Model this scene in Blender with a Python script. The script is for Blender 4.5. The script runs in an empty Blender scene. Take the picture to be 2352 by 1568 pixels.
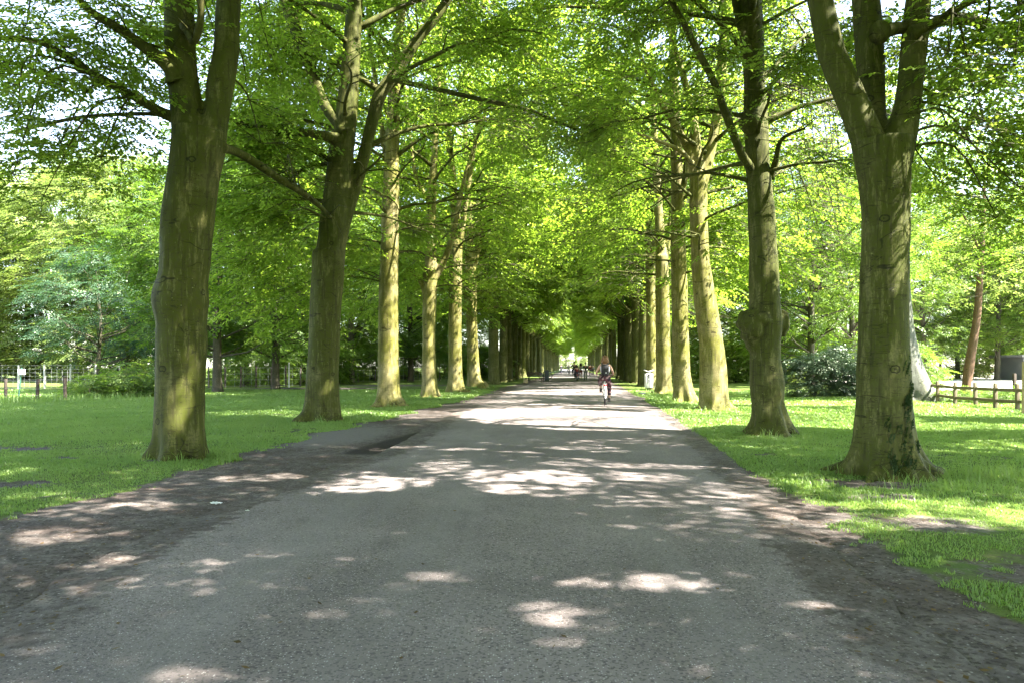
import bpy, bmesh, math, random
import numpy as np
from mathutils import Vector, Matrix, noise as mnoise

random.seed(11)
rng = np.random.default_rng(11)
scene = bpy.context.scene
COL = scene.collection
PI = math.pi

# ---------------------------------------------------------------- camera frame
F, CX, HY, CH = 1630.0, 1176.0, 842.0, 1.35      # focal px, centre px, horizon px, camera height

def gp(px, py):
    Y = CH * F / (py - HY)
    return ((px - CX) / F * Y, Y)

def at(px, py, Y):
    return Vector(((px - CX) / F * Y, Y, CH + (HY - py) / F * Y))

def axis(Y):
    return -0.9 + 0.089 * Y

# ---------------------------------------------------------------- sun
SUN_EL, SUN_AZ = math.radians(51), math.radians(110)       # azimuth clockwise from +Y
SDIR = np.array([math.sin(SUN_AZ) * math.cos(SUN_EL), math.cos(SUN_AZ) * math.cos(SUN_EL), math.sin(SUN_EL)])

# ---------------------------------------------------------------- tags
def tag(o, label=None, cat=None, group=None, kind=None):
    if label: o['label'] = label
    if cat: o['category'] = cat
    if group: o['group'] = group
    if kind: o['kind'] = kind
    return o

def empty(name, loc, rz=0.0):
    o = bpy.data.objects.new(name, None)
    o.empty_display_size = 0.3
    o.location = loc
    o.rotation_euler = (0, 0, rz)
    COL.objects.link(o)
    return o

def link(name, me, parent=None, loc=None):
    o = bpy.data.objects.new(name, me)
    COL.objects.link(o)
    if parent: o.parent = parent
    if loc is not None: o.location = loc
    return o

def children_of(o):
    return [c for c in COL.objects if c.parent == o]

def dup(root, loc, rz=0.0, scale=1.0, kids=None):
    def rec(o, par):
        c = o.copy()
        COL.objects.link(c)
        c.parent = par
        for k in KIDS.get(o, ()):
            rec(k, c)
        return c
    KIDS = {}
    for o in COL.objects:
        if o.parent: KIDS.setdefault(o.parent, []).append(o)
    r = rec(root, None)
    r.location = loc
    r.rotation_euler = (0, 0, rz)
    r.scale = (scale, scale, scale) if not isinstance(scale, tuple) else scale
    for k in ('label', 'group'):
        if k in r: del r[k]
    return r

# ---------------------------------------------------------------- mesh helpers
def np_mesh(name, V, Fs, mats, fattr=None, smooth=True, midx=None, vattr=None):
    """V (n,3); Fs list of int arrays (m,k)"""
    me = bpy.data.meshes.new(name)
    V = np.asarray(V, dtype=np.float32)
    me.vertices.add(len(V))
    me.vertices.foreach_set('co', V.ravel())
    loops = np.concatenate([f.ravel() for f in Fs]).astype(np.int32)
    tot = np.concatenate([np.full(len(f), f.shape[1]) for f in Fs]).astype(np.int32)
    start = np.concatenate([[0], np.cumsum(tot)[:-1]]).astype(np.int32)
    me.loops.add(len(loops))
    me.loops.foreach_set('vertex_index', loops)
    me.polygons.add(len(tot))
    me.polygons.foreach_set('loop_start', start)
    if smooth:
        me.polygons.foreach_set('use_smooth', np.ones(len(tot), dtype=bool))
    if midx is not None:
        me.polygons.foreach_set('material_index', np.asarray(midx, dtype=np.int32))
    me.update(calc_edges=True)
    for k, a in (fattr or {}).items():
        at_ = me.attributes.new(k, 'FLOAT', 'FACE')
        at_.data.foreach_set('value', np.asarray(a, dtype=np.float32))
    for k, a in (vattr or {}).items():
        at_ = me.attributes.new(k, 'FLOAT', 'POINT')
        at_.data.foreach_set('value', np.asarray(a, dtype=np.float32))
    for m in (mats if isinstance(mats, (list, tuple)) else [mats]):
        me.materials.append(m)
    return me

class MB:
    """collects simple shapes into one mesh"""
    def __init__(s): s.bm = bmesh.new()
    def box(s, c, size, rot=None, bevel=0.0):
        r = bmesh.ops.create_cube(s.bm, size=1.0)
        vs = r['verts']
        M = Matrix.Translation(Vector(c)) @ (rot.to_4x4() if rot else Matrix()) @ Matrix.Diagonal((*size, 1))
        bmesh.ops.transform(s.bm, matrix=M, verts=vs)
        if bevel:
            es = list({e for v in vs for e in v.link_edges})
            bmesh.ops.bevel(s.bm, geom=es, offset=bevel, segments=2, affect='EDGES', profile=0.5)
        return s
    def bar(s, a, b, r0, r1=None, seg=10):
        a, b = Vector(a), Vector(b)
        d = b - a
        r = bmesh.ops.create_cone(s.bm, cap_ends=True, segments=seg, radius1=r0, radius2=r0 if r1 is None else r1, depth=d.length)
        q = Vector((0, 0, 1)).rotation_difference(d.normalized())
        bmesh.ops.transform(s.bm, matrix=Matrix.Translation((a + b) / 2) @ q.to_matrix().to_4x4(), verts=r['verts'])
        return s
    def tube(s, pts, rad, seg=10):
        V, Q = tube_np([np.array(p) for p in pts], rad if hasattr(rad, '__len__') else [rad] * len(pts), seg)
        vs = [s.bm.verts.new(v) for v in V]
        for q in Q:
            q = [int(i) for i in q if i >= 0]
            try: s.bm.faces.new([vs[i] for i in q])
            except ValueError: pass
        return s
    def sphere(s, c, r, sc=(1, 1, 1), seg=14, rot=None):
        q = bmesh.ops.create_uvsphere(s.bm, u_segments=seg, v_segments=max(6, seg // 2 + 2), radius=r)
        M = Matrix.Translation(Vector(c)) @ (rot.to_4x4() if rot else Matrix()) @ Matrix.Diagonal((*sc, 1))
        bmesh.ops.transform(s.bm, matrix=M, verts=q['verts'])
        return s
    def torus(s, c, R, r, ax='x', seg=36, ms=8):
        ring = []
        for i in range(seg):
            a = 2 * PI * i / seg
            row = []
            for j in range(ms):
                b = 2 * PI * j / ms
                rr = R + r * math.cos(b)
                p = (r * math.sin(b), rr * math.cos(a), rr * math.sin(a))
                row.append(s.bm.verts.new(Vector(p) + Vector(c)))
            ring.append(row)
        for i in range(seg):
            for j in range(ms):
                s.bm.faces.new((ring[i][j], ring[(i + 1) % seg][j], ring[(i + 1) % seg][(j + 1) % ms], ring[i][(j + 1) % ms]))
        return s
    def prism(s, prof, y0, y1):
        """profile in xz extruded along y"""
        a = [s.bm.verts.new((x, y0, z)) for x, z in prof]
        b = [s.bm.verts.new((x, y1, z)) for x, z in prof]
        n = len(prof)
        for i in range(n):
            s.bm.faces.new((a[i], a[(i + 1) % n], b[(i + 1) % n], b[i]))
        s.bm.faces.new(a[::-1]); s.bm.faces.new(b)
        return s
    def build(s, name, mat, parent=None, loc=None, smooth=True):
        bmesh.ops.recalc_face_normals(s.bm, faces=s.bm.faces)
        me = bpy.data.meshes.new(name)
        s.bm.to_mesh(me); s.bm.free()
        if smooth:
            for p in me.polygons: p.use_smooth = True
            try: me.set_sharp_from_angle(angle=math.radians(38))
            except Exception: pass
        me.materials.append(mat)
        return link(name, me, parent, loc)

def catmull(P, n_per=4):
    """P (m,k) -> smooth interpolation"""
    P = np.asarray(P, float)
    if len(P) < 3: 
        t = np.linspace(0, 1, n_per + 1)[:, None]
        return P[0] * (1 - t) + P[-1] * t
    Q = np.vstack([2 * P[0] - P[1], P, 2 * P[-1] - P[-2]])
    out = []
    for i in range(1, len(Q) - 2):
        p0, p1, p2, p3 = Q[i - 1], Q[i], Q[i + 1], Q[i + 2]
        for t in np.linspace(0, 1, n_per, endpoint=False):
            out.append(0.5 * ((2 * p1) + (-p0 + p2) * t + (2 * p0 - 5 * p1 + 4 * p2 - p3) * t * t + (-p0 + 3 * p1 - 3 * p2 + p3) * t ** 3))
    out.append(Q[-2])
    return np.array(out)

def tube_np(pts, rad, seg=8, mod=None):
    """closed tube; returns V, Q(quads; caps as -1 padded tris)"""
    P = np.array([np.array(p, float) for p in pts]); R = np.array(rad, float)
    n = len(P)
    T = np.gradient(P, axis=0)
    T /= (np.linalg.norm(T, axis=1)[:, None] + 1e-9)
    up = np.array([1.0, 0, 0]) if abs(T[0][0]) < 0.9 else np.array([0, 1.0, 0])
    ths = np.arange(seg) * 2 * PI / seg
    V = []
    U = up - T[0] * np.dot(up, T[0]); U /= np.linalg.norm(U)
    for i in range(n):
        U = U - T[i] * np.dot(U, T[i]); U /= (np.linalg.norm(U) + 1e-9)
        W = np.cross(T[i], U)
        r = np.full(seg, R[i])
        if mod is not None: r = r * mod(ths, P[i])
        V.append(P[i] + np.cos(ths)[:, None] * U * r[:, None] + np.sin(ths)[:, None] * W * r[:, None])
    V = np.vstack(V + [P[:1], P[-1:]])
    Q = []
    for i in range(n - 1):
        a = i * seg + np.arange(seg); b = i * seg + (np.arange(seg) + 1) % seg
        Q.append(np.stack([a, b, b + seg, a + seg], 1))
    Q = np.vstack(Q)
    c0, c1 = n * seg, n * seg + 1
    k = np.arange(seg); k2 = (k + 1) % seg
    cap0 = np.stack([k2, k, np.full(seg, c0), np.full(seg, -1)], 1)
    cap1 = np.stack([(n - 1) * seg + k, (n - 1) * seg + k2, np.full(seg, c1), np.full(seg, -1)], 1)
    return V, np.vstack([Q, cap0, cap1])

def tubes_mesh(name, tubes, mat, seg=8):
    Vs, Q4, Q3, off = [], [], [], 0
    for pts, rad in tubes:
        V, Q = tube_np(pts, rad, seg)
        Vs.append(V)
        t = Q[:, 3] < 0
        Q4.append(Q[~t] + off); Q3.append(Q[t][:, :3] + off)
        off += len(V)
    return np_mesh(name, np.vstack(Vs), [np.vstack(Q4), np.vstack(Q3)], mat)

def vnoise(P, s=1.0, seed=0.0):
    return np.array([mnoise.noise(Vector((p[0] * s + seed, p[1] * s - seed, p[2] * s + 0.37 * seed))) for p in P])

# cheap vectorised 2-D value noise
_G = np.random.default_rng(5).random((256, 256))
def n2(x, y):
    xi = np.floor(x).astype(int); yi = np.floor(y).astype(int)
    fx = x - xi; fy = y - yi
    fx = fx * fx * (3 - 2 * fx); fy = fy * fy * (3 - 2 * fy)
    g = lambda a, b: _G[a % 256, b % 256]
    return (g(xi, yi) * (1 - fx) + g(xi + 1, yi) * fx) * (1 - fy) + (g(xi, yi + 1) * (1 - fx) + g(xi + 1, yi + 1) * fx) * fy
def fbm(x, y, o=3):
    v = 0; a = 0.5; t = 0
    for _ in range(o):
        v = v + a * n2(x, y); t += a; a *= 0.5; x = x * 2.03 + 17; y = y * 2.03 + 31
    return v / t
def sstep(a, b, x):
    t = np.clip((x - a) / (b - a), 0, 1)
    return t * t * (3 - 2 * t)

# ---------------------------------------------------------------- materials
class NT:
    def __init__(s, name):
        s.m = bpy.data.materials.new(name); s.m.use_nodes = True
        s.t = s.m.node_tree; s.t.nodes.clear()
        s.out = s.t.nodes.new('ShaderNodeOutputMaterial')
    def n(s, typ, **kw):
        nd = s.t.nodes.new('ShaderNode' + typ)
        for k, v in kw.items():
            if k in nd.inputs.keys() or k.replace('_', ' ') in nd.inputs.keys():
                key = k if k in nd.inputs.keys() else k.replace('_', ' ')
                s.set(nd.inputs[key], v)
            else: setattr(nd, k, v)
        return nd
    def set(s, inp, v):
        if hasattr(v, 'is_output') or isinstance(v, bpy.types.NodeSocket): s.t.links.new(v, inp)
        else:
            if isinstance(v, tuple) and len(v) == 3 and inp.type == 'RGBA': v = (*v, 1)
            inp.default_value = v
    def noise(s, vec, scale, detail=4, rough=0.55, dist=0.0):
        return s.n('TexNoise', Vector=vec, Scale=scale, Detail=detail, Roughness=rough, Distortion=dist).outputs['Fac']
    def mix(s, fac, a, b, bt='MIX'):
        nd = s.t.nodes.new('ShaderNodeMix'); nd.data_type = 'RGBA'; nd.blend_type = bt
        s.set(nd.inputs[0], fac); s.set(nd.inputs[6], a); s.set(nd.inputs[7], b)
        return nd.outputs[2]
    def math(s, op, a, b=0.0, clamp=False):
        nd = s.t.nodes.new('ShaderNodeMath'); nd.operation = op; nd.use_clamp = clamp
        s.set(nd.inputs[0], a); s.set(nd.inputs[1], b)
        return nd.outputs[0]
    def ramp(s, fac, lo, hi):
        nd = s.t.nodes.new('ShaderNodeMapRange'); nd.interpolation_type = 'SMOOTHSTEP'
        s.set(nd.inputs[0], fac); nd.inputs[1].default_value = lo; nd.inputs[2].default_value = hi
        return nd.outputs[0]
    def attr(s, name):
        return s.n('Attribute', attribute_name=name).outputs['Fac']
    def pos(s, obj=True):
        return s.n('TexCoord').outputs['Object'] if obj else s.n('NewGeometry').outputs['Position']
    def mapping(s, vec, sc):
        return s.n('Mapping', Vector=vec, Scale=sc).outputs[0]
    def bump(s, h, strength=0.3, dist=0.02):
        return s.n('Bump', Height=h, Strength=strength, Distance=dist).outputs[0]
    def done(s, shader): s.t.links.new(shader, s.out.inputs[0]); return s.m
    def principled(s, col, rough=0.6, normal=None, metal=0.0, spec=0.4):
        p = s.n('BsdfPrincipled')
        s.set(p.inputs['Base Color'], col); s.set(p.inputs['Roughness'], rough)
        s.set(p.inputs['Metallic'], metal); s.set(p.inputs['Specular IOR Level'], spec)
        if normal is not None: s.set(p.inputs['Normal'], normal)
        return p.outputs[0]

def simple_mat(name, col, rough=0.55, metal=0.0, var=0.12, scale=18.0, bump=0.0, spec=0.4):
    w = NT(name)
    p = w.pos()
    f = w.noise(p, scale, 5)
    a = tuple(max(0, c * (1 - var)) for c in col); b = tuple(min(1, c * (1 + var)) for c in col)
    c = w.mix(f, a, b)
    nr = w.bump(w.noise(p, scale * 4, 3), bump, 0.01) if bump else None
    return w.done(w.principled(c, rough, nr, metal, spec))

def bark_mat(name, base, green, dark, amount=0.55, rough_scale=1.0, marks=True):
    w = NT(name); p = w.pos()
    n1 = w.noise(p, 1.1, 6, 0.62, 0.4)
    n2_ = w.noise(w.mapping(p, (1, 1, 0.3)), 4.5, 6, 0.65)
    n3 = w.noise(p, 24, 6, 0.72)
    nb = w.noise(w.mapping(p, (1.7, 1.7, .28)), 8, 6, 0.72)
    streak = w.noise(w.mapping(p, (7, 7, 0.45)), 2.4, 5, 0.6)
    c = w.mix(w.ramp(n1, 0.60 - amount * 0.45, 0.74 - amount * 0.28), base, green)
    c = w.mix(w.math('MULTIPLY', w.ramp(nb, 0.53, 0.62), 0.6), c, tuple(x * 1.5 for x in base))
    c = w.mix(w.math('MULTIPLY', w.ramp(streak, 0.52, 0.66), 0.65), c, dark)
    c = w.mix(w.math('MULTIPLY', w.ramp(n2_, 0.55, 0.68), 0.55), c, tuple(x * 1.55 + .01 for x in base))
    c = w.mix(w.math('MULTIPLY', w.ramp(n3, 0.44, 0.60), 0.5), c, tuple(x * 0.5 for x in base))
    lich = w.n('TexVoronoi', Vector=p, Scale=30.0)
    spot = w.math('MULTIPLY', w.math('SUBTRACT', 1.0, w.ramp(lich.outputs['Distance'], 0.12, 0.3)), w.math('MULTIPLY', w.ramp(w.n('SeparateColor', Color=lich.outputs['Color']).outputs[2], 0.93, 0.95), w.ramp(w.noise(p, 2.2, 3), .52, .6)))
    c = w.mix(w.math('MULTIPLY', spot, 0.55), c, tuple(min(.6, x * 2.6 + .05) for x in base))
    wr = w.noise(w.mapping(p, (1.1, 1.1, 8)), 1.7, 5, 0.62, 0.9)          # horizontal wrinkles
    lines = w.ramp(w.math('ABSOLUTE', w.math('SUBTRACT', wr, 0.5)), 0.0, 0.016)
    brk = w.ramp(w.noise(p, 3.0, 3), 0.45, 0.55)
    ln = w.math('MULTIPLY', w.math('SUBTRACT', 1.0, lines), brk)
    wr2 = w.noise(w.mapping(p, (.8, .8, 2.6)), 1.0, 3, 0.5, 0.3)
    ln2 = w.math('SUBTRACT', 1.0, w.ramp(w.math('ABSOLUTE', w.math('SUBTRACT', w.math('FRACT', w.math('MULTIPLY', wr2, 5.0)), 0.5)), 0.0, 0.05))
    ln2 = w.math('MULTIPLY', ln2, w.ramp(w.noise(p, 1.9, 3), 0.50, 0.60))
    ln = w.math('MAXIMUM', ln, ln2)
    c = w.mix(w.math('MULTIPLY', ln, 0.85), c, tuple(x * 0.5 for x in dark))
    h = w.math('ADD', w.math('MULTIPLY', n3, 0.3), w.math('MULTIPLY', ln, -0.6))
    h = w.math('ADD', h, w.math('ADD', w.math('MULTIPLY', n2_, 0.9), w.math('MULTIPLY', nb, 0.5)))
    if marks:
        vo = w.n('TexVoronoi', Vector=w.mapping(p, (1, 1, 1.25)), Scale=2.2)
        d, cl = vo.outputs['Distance'], vo.outputs['Color']
        pick = w.ramp(w.n('SeparateColor', Color=cl).outputs[0], 0.58, 0.60)
        wob = w.math('ADD', d, w.math('MULTIPLY', w.math('SUBTRACT', nb, 0.5), 0.22))
        ring = w.math('SUBTRACT', 1.0, w.ramp(w.math('ABSOLUTE', w.math('SUBTRACT', wob, 0.12)), 0.008, 0.035))
        eye = w.math('MULTIPLY', w.math('MAXIMUM', ring, w.math('SUBTRACT', 1.0, w.ramp(wob, 0.02, 0.06))), pick)
        c = w.mix(w.math('MULTIPLY', eye, 0.75), c, tuple(x * 0.35 for x in dark))
        h = w.math('SUBTRACT', h, w.math('MULTIPLY', eye, 0.9))
    return w.done(w.principled(c, 0.8, w.bump(h, 0.4, 0.014), spec=0.2))

def leaf_mat(name, lo, hi, tlo, thi, trans=0.5, gloss=0.045):
    w = NT(name)
    t = w.attr('tint')
    rnd = w.n('ObjectInfo').outputs['Random']
    t2 = w.math('ADD', w.math('MULTIPLY', t, 0.8), w.math('MULTIPLY', rnd, 0.2))
    d = w.n('BsdfDiffuse', Color=w.mix(t2, lo, hi)).outputs[0]
    tr = w.n('BsdfTranslucent', Color=w.mix(t2, tlo, thi)).outputs[0]
    m = w.n('MixShader', Fac=trans); w.t.links.new(d, m.inputs[1]); w.t.links.new(tr, m.inputs[2])
    g = w.n('BsdfGlossy', Color=(0.7, 0.8, 0.6), Roughness=0.45).outputs[0]
    m2 = w.n('MixShader', Fac=gloss); w.t.links.new(m.outputs[0], m2.inputs[1]); w.t.links.new(g, m2.inputs[2])
    return w.done(m2.outputs[0])

M = {}
M['bark'] = bark_mat('beech_bark', (0.090, 0.086, 0.028), (0.043, 0.052, 0.0030), (0.017, 0.018, 0.004), 0.82)
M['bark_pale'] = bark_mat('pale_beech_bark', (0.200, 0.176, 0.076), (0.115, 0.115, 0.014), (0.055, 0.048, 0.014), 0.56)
M['bark_far'] = bark_mat('beech_bark_distant', (0.10, 0.10, 0.035), (0.055, 0.062, 0.008), (0.045, 0.042, 0.018), 0.6, marks=False)
M['bark_grey'] = bark_mat('grey_bark', (0.10, 0.105, 0.085), (0.07, 0.08, 0.04), (0.04, 0.04, 0.03), 0.3)
M['bark_brown'] = bark_mat('brown_bark', (0.14, 0.08, 0.05), (0.09, 0.06, 0.03), (0.05, 0.03, 0.02), 0.3, marks=False)
M['bark_dark'] = bark_mat('dark_bark', (0.065, 0.058, 0.04), (0.05, 0.055, 0.02), (0.03, 0.026, 0.018), 0.4, marks=False)
M['twig'] = simple_mat('twig_bark', (0.06, 0.05, 0.028), 0.8, scale=9)
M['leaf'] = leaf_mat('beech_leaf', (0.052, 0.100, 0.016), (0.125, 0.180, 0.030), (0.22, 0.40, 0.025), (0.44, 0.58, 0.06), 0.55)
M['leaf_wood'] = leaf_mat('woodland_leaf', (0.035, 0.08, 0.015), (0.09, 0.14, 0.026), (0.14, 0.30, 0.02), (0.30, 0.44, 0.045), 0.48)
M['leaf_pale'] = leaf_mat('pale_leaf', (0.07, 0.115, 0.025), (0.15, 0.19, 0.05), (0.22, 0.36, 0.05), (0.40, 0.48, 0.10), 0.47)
M['leaf_blue'] = leaf_mat('bluish_leaf', (0.025, 0.065, 0.035), (0.06, 0.105, 0.06), (0.05, 0.14, 0.04), (0.10, 0.19, 0.05), 0.4)
M['leaf_dark'] = leaf_mat('dark_shrub_leaf', (0.014, 0.038, 0.018), (0.04, 0.075, 0.04), (0.03, 0.08, 0.02), (0.07, 0.13, 0.04), 0.3, 0.12)
M['ivy'] = leaf_mat('ivy_leaf', (0.012, 0.026, 0.006), (0.03, 0.050, 0.012), (0.02, 0.05, 0.01), (0.04, 0.08, 0.015), 0.25, 0.015)
M['blade'] = leaf_mat('grass_blade', (0.066, 0.135, 0.024), (0.165, 0.235, 0.055), (0.18, 0.37, 0.04), (0.39, 0.53, 0.11), 0.45, 0.05)
M['litter'] = leaf_mat('dead_leaf', (0.05, 0.03, 0.015), (0.16, 0.10, 0.04), (0.05, 0.03, 0.01), (0.12, 0.08, 0.02), 0.15, 0.04)

def soil(w, p, nf, nm):
    s = w.mix(w.ramp(nf, 0.36, 0.66), (0.074, 0.062, 0.056), (0.150, 0.130, 0.119))
    s = w.mix(w.math('MULTIPLY', w.ramp(nm, 0.42, 0.62), 0.65), s, (0.078, 0.058, 0.049))
    s = w.mix(w.math('MULTIPLY', w.ramp(w.noise(p, 2.3, 5, 0.65), 0.52, 0.66), 0.6), s, (0.165, 0.148, 0.138))
    s = w.mix(w.math('MULTIPLY', w.ramp(w.noise(p, 0.6, 4), 0.55, 0.7), 0.5), s, (0.058, 0.047, 0.041))
    vo = w.n('TexVoronoi', Vector=p, Scale=48.0)
    pc = w.n('SeparateColor', Color=vo.outputs['Color']).outputs[1]
    peb = w.math('SUBTRACT', 1.0, w.ramp(vo.outputs['Distance'], 0.15, 0.4))
    s = w.mix(w.math('MULTIPLY', peb, w.ramp(pc, 0.84, 0.97)), s, (0.30, 0.28, 0.26))
    s = w.mix(w.math('MULTIPLY', w.ramp(pc, 0.28, 0.08), 0.6), s, (0.025, 0.019, 0.015))
    tw = w.noise(w.mapping(p, (1, 1, 1)), 26, 4, 0.7, 2.5)
    s = w.mix(w.math('MULTIPLY', w.math('SUBTRACT', 1.0, w.ramp(w.math('ABSOLUTE', w.math('SUBTRACT', tw, 0.5)), 0.0, 0.012)), 0.5), s, (0.05, 0.033, 0.022))
    return s

def ground_mat():
    w = NT('grass_and_soil'); p = w.pos()
    d = w.attr('dirt'); sd = w.attr('sand')
    nf = w.noise(p, 9, 5, 0.65); nm = w.noise(p, 1.1, 4); nff = w.noise(p, 70, 3, 0.6)
    g = w.mix(w.ramp(nm, 0.3, 0.7), (0.07, 0.115, 0.02), (0.13, 0.165, 0.04))
    g = w.mix(w.math('MULTIPLY', w.ramp(nff, 0.35, 0.75), 0.6), g, (0.03, 0.052, 0.012))
    g = w.mix(w.math('MULTIPLY', w.ramp(w.noise(p, 0.35, 3), 0.55, 0.8), 0.4), g, (0.14, 0.14, 0.05))
    s = soil(w, p, nf, nm)
    sand = w.mix(w.noise(p, 14, 5, .7), (0.105, 0.094, 0.086), (0.19, 0.172, 0.158))
    s = w.mix(w.math('MULTIPLY', w.ramp(w.math('ADD', sd, w.math('MULTIPLY', w.math('SUBTRACT', nf, 0.5), 0.9)), 0.35, 0.75), .85), s, sand)
    s = w.mix(w.ramp(w.math('ADD', w.attr('mud'), w.math('MULTIPLY', w.math('SUBTRACT', nf, 0.5), 0.5)), 0.25, 0.6), s, w.mix(nf, (0.022, 0.018, 0.015), (0.05, 0.042, 0.037)))
    th = w.math('ADD', d, w.math('MULTIPLY', w.math('SUBTRACT', w.noise(p, 5.5, 5, 0.7), 0.5), 0.9))
    fac = w.ramp(th, 0.38, 0.62)
    c = w.mix(fac, g, s)
    h = w.math('ADD', w.math('MULTIPLY', nff, 0.5), nf)
    return w.done(w.principled(c, 0.95, w.bump(h, 0.6, 0.03), spec=0.12))
M['ground'] = ground_mat()

def road_mat():
    w = NT('asphalt'); p = w.pos()
    e = w.attr('edge')
    nl = w.noise(p, 0.5, 5, .6); nm = w.noise(p, 3.2, 5, 0.65); nf = w.noise(p, 160, 2, 0.6)
    c = w.mix(w.ramp(nl, 0.34, 0.66), (0.146, 0.123, 0.117), (0.220, 0.187, 0.179))
    c = w.mix(w.math('MULTIPLY', w.ramp(nm, 0.45, 0.7), 0.4), c, (0.135, 0.119, 0.113))
    vo = w.n('TexVoronoi', Vector=p, Scale=85.0)
    d = vo.outputs['Distance']; k = w.n('SeparateColor', Color=vo.outputs['Color']).outputs[0]
    grain = w.math('SUBTRACT', 1.0, w.ramp(d, 0.12, 0.45))
    c = w.mix(w.math('MULTIPLY', grain, w.ramp(k, 0.72, 0.94)), c, (0.52, 0.49, 0.47))
    c = w.mix(w.math('MULTIPLY', w.ramp(k, 0.35, 0.05), 0.65), c, (0.045, 0.041, 0.039))
    tr = w.noise(w.mapping(p, (1.5, 0.05, 1)), 1.0, 3)
    c = w.mix(w.math('MULTIPLY', w.ramp(tr, 0.45, 0.68), 0.35), c, (0.215, 0.195, 0.187))
    c = w.mix(w.math('MULTIPLY', w.ramp(w.noise(w.mapping(p, (1, .4, 1)), 1.7, 6, 0.72), 0.58, 0.68), 0.45), c, (0.105, 0.091, 0.085))
    so = soil(w, p, w.noise(p, 9, 5, 0.65), w.noise(p, 1.1, 4))
    th = w.math('ADD', e, w.math('MULTIPLY', w.math('SUBTRACT', w.noise(p, 6.0, 6, 0.75), 0.5), 1.1))
    th = w.math('ADD', th, w.math('MULTIPLY', w.math('SUBTRACT', w.noise(p, 1.4, 3), 0.5), 0.5))
    c = w.mix(w.ramp(th, 0.42, 0.60), c, so)
    h = w.math('ADD', w.math('MULTIPLY', grain, 0.5), nf)
    return w.done(w.principled(c, 0.9, w.bump(h, 0.55, 0.006), spec=0.2))
M['road'] = road_mat()
M['sandfield'] = simple_mat('pale_paddock_sand', (0.50, 0.47, 0.43), 0.95, scale=0.6)
M['wood_old'] = simple_mat('weathered_timber', (0.13, 0.105, 0.062), 0.85, var=0.35, scale=14, bump=0.3)
M['wood_dark'] = simple_mat('dark_post_timber', (0.055, 0.04, 0.03), 0.85, var=0.35, scale=14, bump=0.3)
M['wood_pale'] = simple_mat('pale_post_timber', (0.36, 0.28, 0.17), 0.85, var=0.2, scale=14, bump=0.2)
M['wood_white'] = simple_mat('bleached_post', (0.55, 0.53, 0.47), 0.8, scale=14)
M['wire'] = simple_mat('galvanised_wire', (0.40, 0.41, 0.40), 0.5, 0.6)
M['white'] = simple_mat('white_paint', (0.75, 0.75, 0.74), 0.5, var=0.04)
M['black'] = simple_mat('black_rubber', (0.018, 0.018, 0.02), 0.6)
M['ink'] = simple_mat('black_print', (0.03, 0.03, 0.035), 0.6)
M['steel'] = simple_mat('brushed_steel', (0.55, 0.55, 0.54), 0.3, 0.9, var=0.05)
M['green_metal'] = simple_mat('green_painted_post', (0.03, 0.09, 0.065), 0.5)
M['bin_grey'] = simple_mat('grey_bin_metal', (0.045, 0.055, 0.062), 0.55)
M['bin_white'] = simple_mat('pale_bin_panel', (0.55, 0.55, 0.53), 0.45, var=0.1, scale=9)
M['bin_stripe'] = simple_mat('grey_bin_stripe', (0.25, 0.24, 0.29), 0.5)
M['red'] = simple_mat('red_plastic', (0.55, 0.02, 0.03), 0.35)
M['paper'] = simple_mat('white_paper', (0.75, 0.76, 0.78), 0.7)
M['skin'] = simple_mat('skin', (0.50, 0.30, 0.22), 0.5, var=0.06)
M['hair'] = simple_mat('ginger_hair', (0.155, 0.08, 0.03), 0.55, var=0.55, scale=60, bump=0.4)
M['hair_dark'] = simple_mat('dark_hair', (0.02, 0.014, 0.01), 0.5, var=0.3, scale=60)
M['tank'] = simple_mat('white_tank_top', (0.66, 0.66, 0.70), 0.8)
M['navy'] = simple_mat('navy_cloth', (0.018, 0.024, 0.045), 0.85)
M['olive'] = simple_mat('dark_green_cloth', (0.03, 0.045, 0.03), 0.85)
M['khaki'] = simple_mat('grey_trousers_cloth', (0.23, 0.235, 0.20), 0.85)
M['redcloth'] = simple_mat('red_cloth', (0.16, 0.025, 0.028), 0.85)
M['greycloth'] = simple_mat('grey_cloth', (0.20, 0.20, 0.22), 0.85)
M['paleshirt'] = simple_mat('pale_cloth', (0.5, 0.5, 0.5), 0.85)
M['pack'] = simple_mat('black_backpack_cloth', (0.010, 0.010, 0.012), 0.8, var=0.3)
M['pinkgrey'] = simple_mat('mauve_strap', (0.12, 0.08, 0.08), 0.7)
M['roof'] = simple_mat('grey_roof_sheet', (0.22, 0.225, 0.23), 0.6)
M['wallc'] = simple_mat('pale_render', (0.16, 0.165, 0.165), 0.8)
M['glass'] = simple_mat('dark_window_glass', (0.02, 0.025, 0.03), 0.1)
M['brick'] = simple_mat('red_brown_board', (0.33, 0.21, 0.16), 0.8, var=0.3, scale=3)

def pattern_mat():
    w = NT('floral_trouser_cloth'); p = w.pos()
    vo = w.n('TexVoronoi', Vector=p, Scale=14.0)
    k = w.n('SeparateColor', Color=vo.outputs['Color']).outputs[0]
    c = w.mix(w.ramp(k, 0.45, 0.55), (0.018, 0.012, 0.016), (0.09, 0.03, 0.04))
    c = w.mix(w.ramp(k, 0.78, 0.84), c, (0.26, 0.17, 0.17))
    return w.done(w.principled(c, 0.85))
M['floral'] = pattern_mat()

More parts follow.
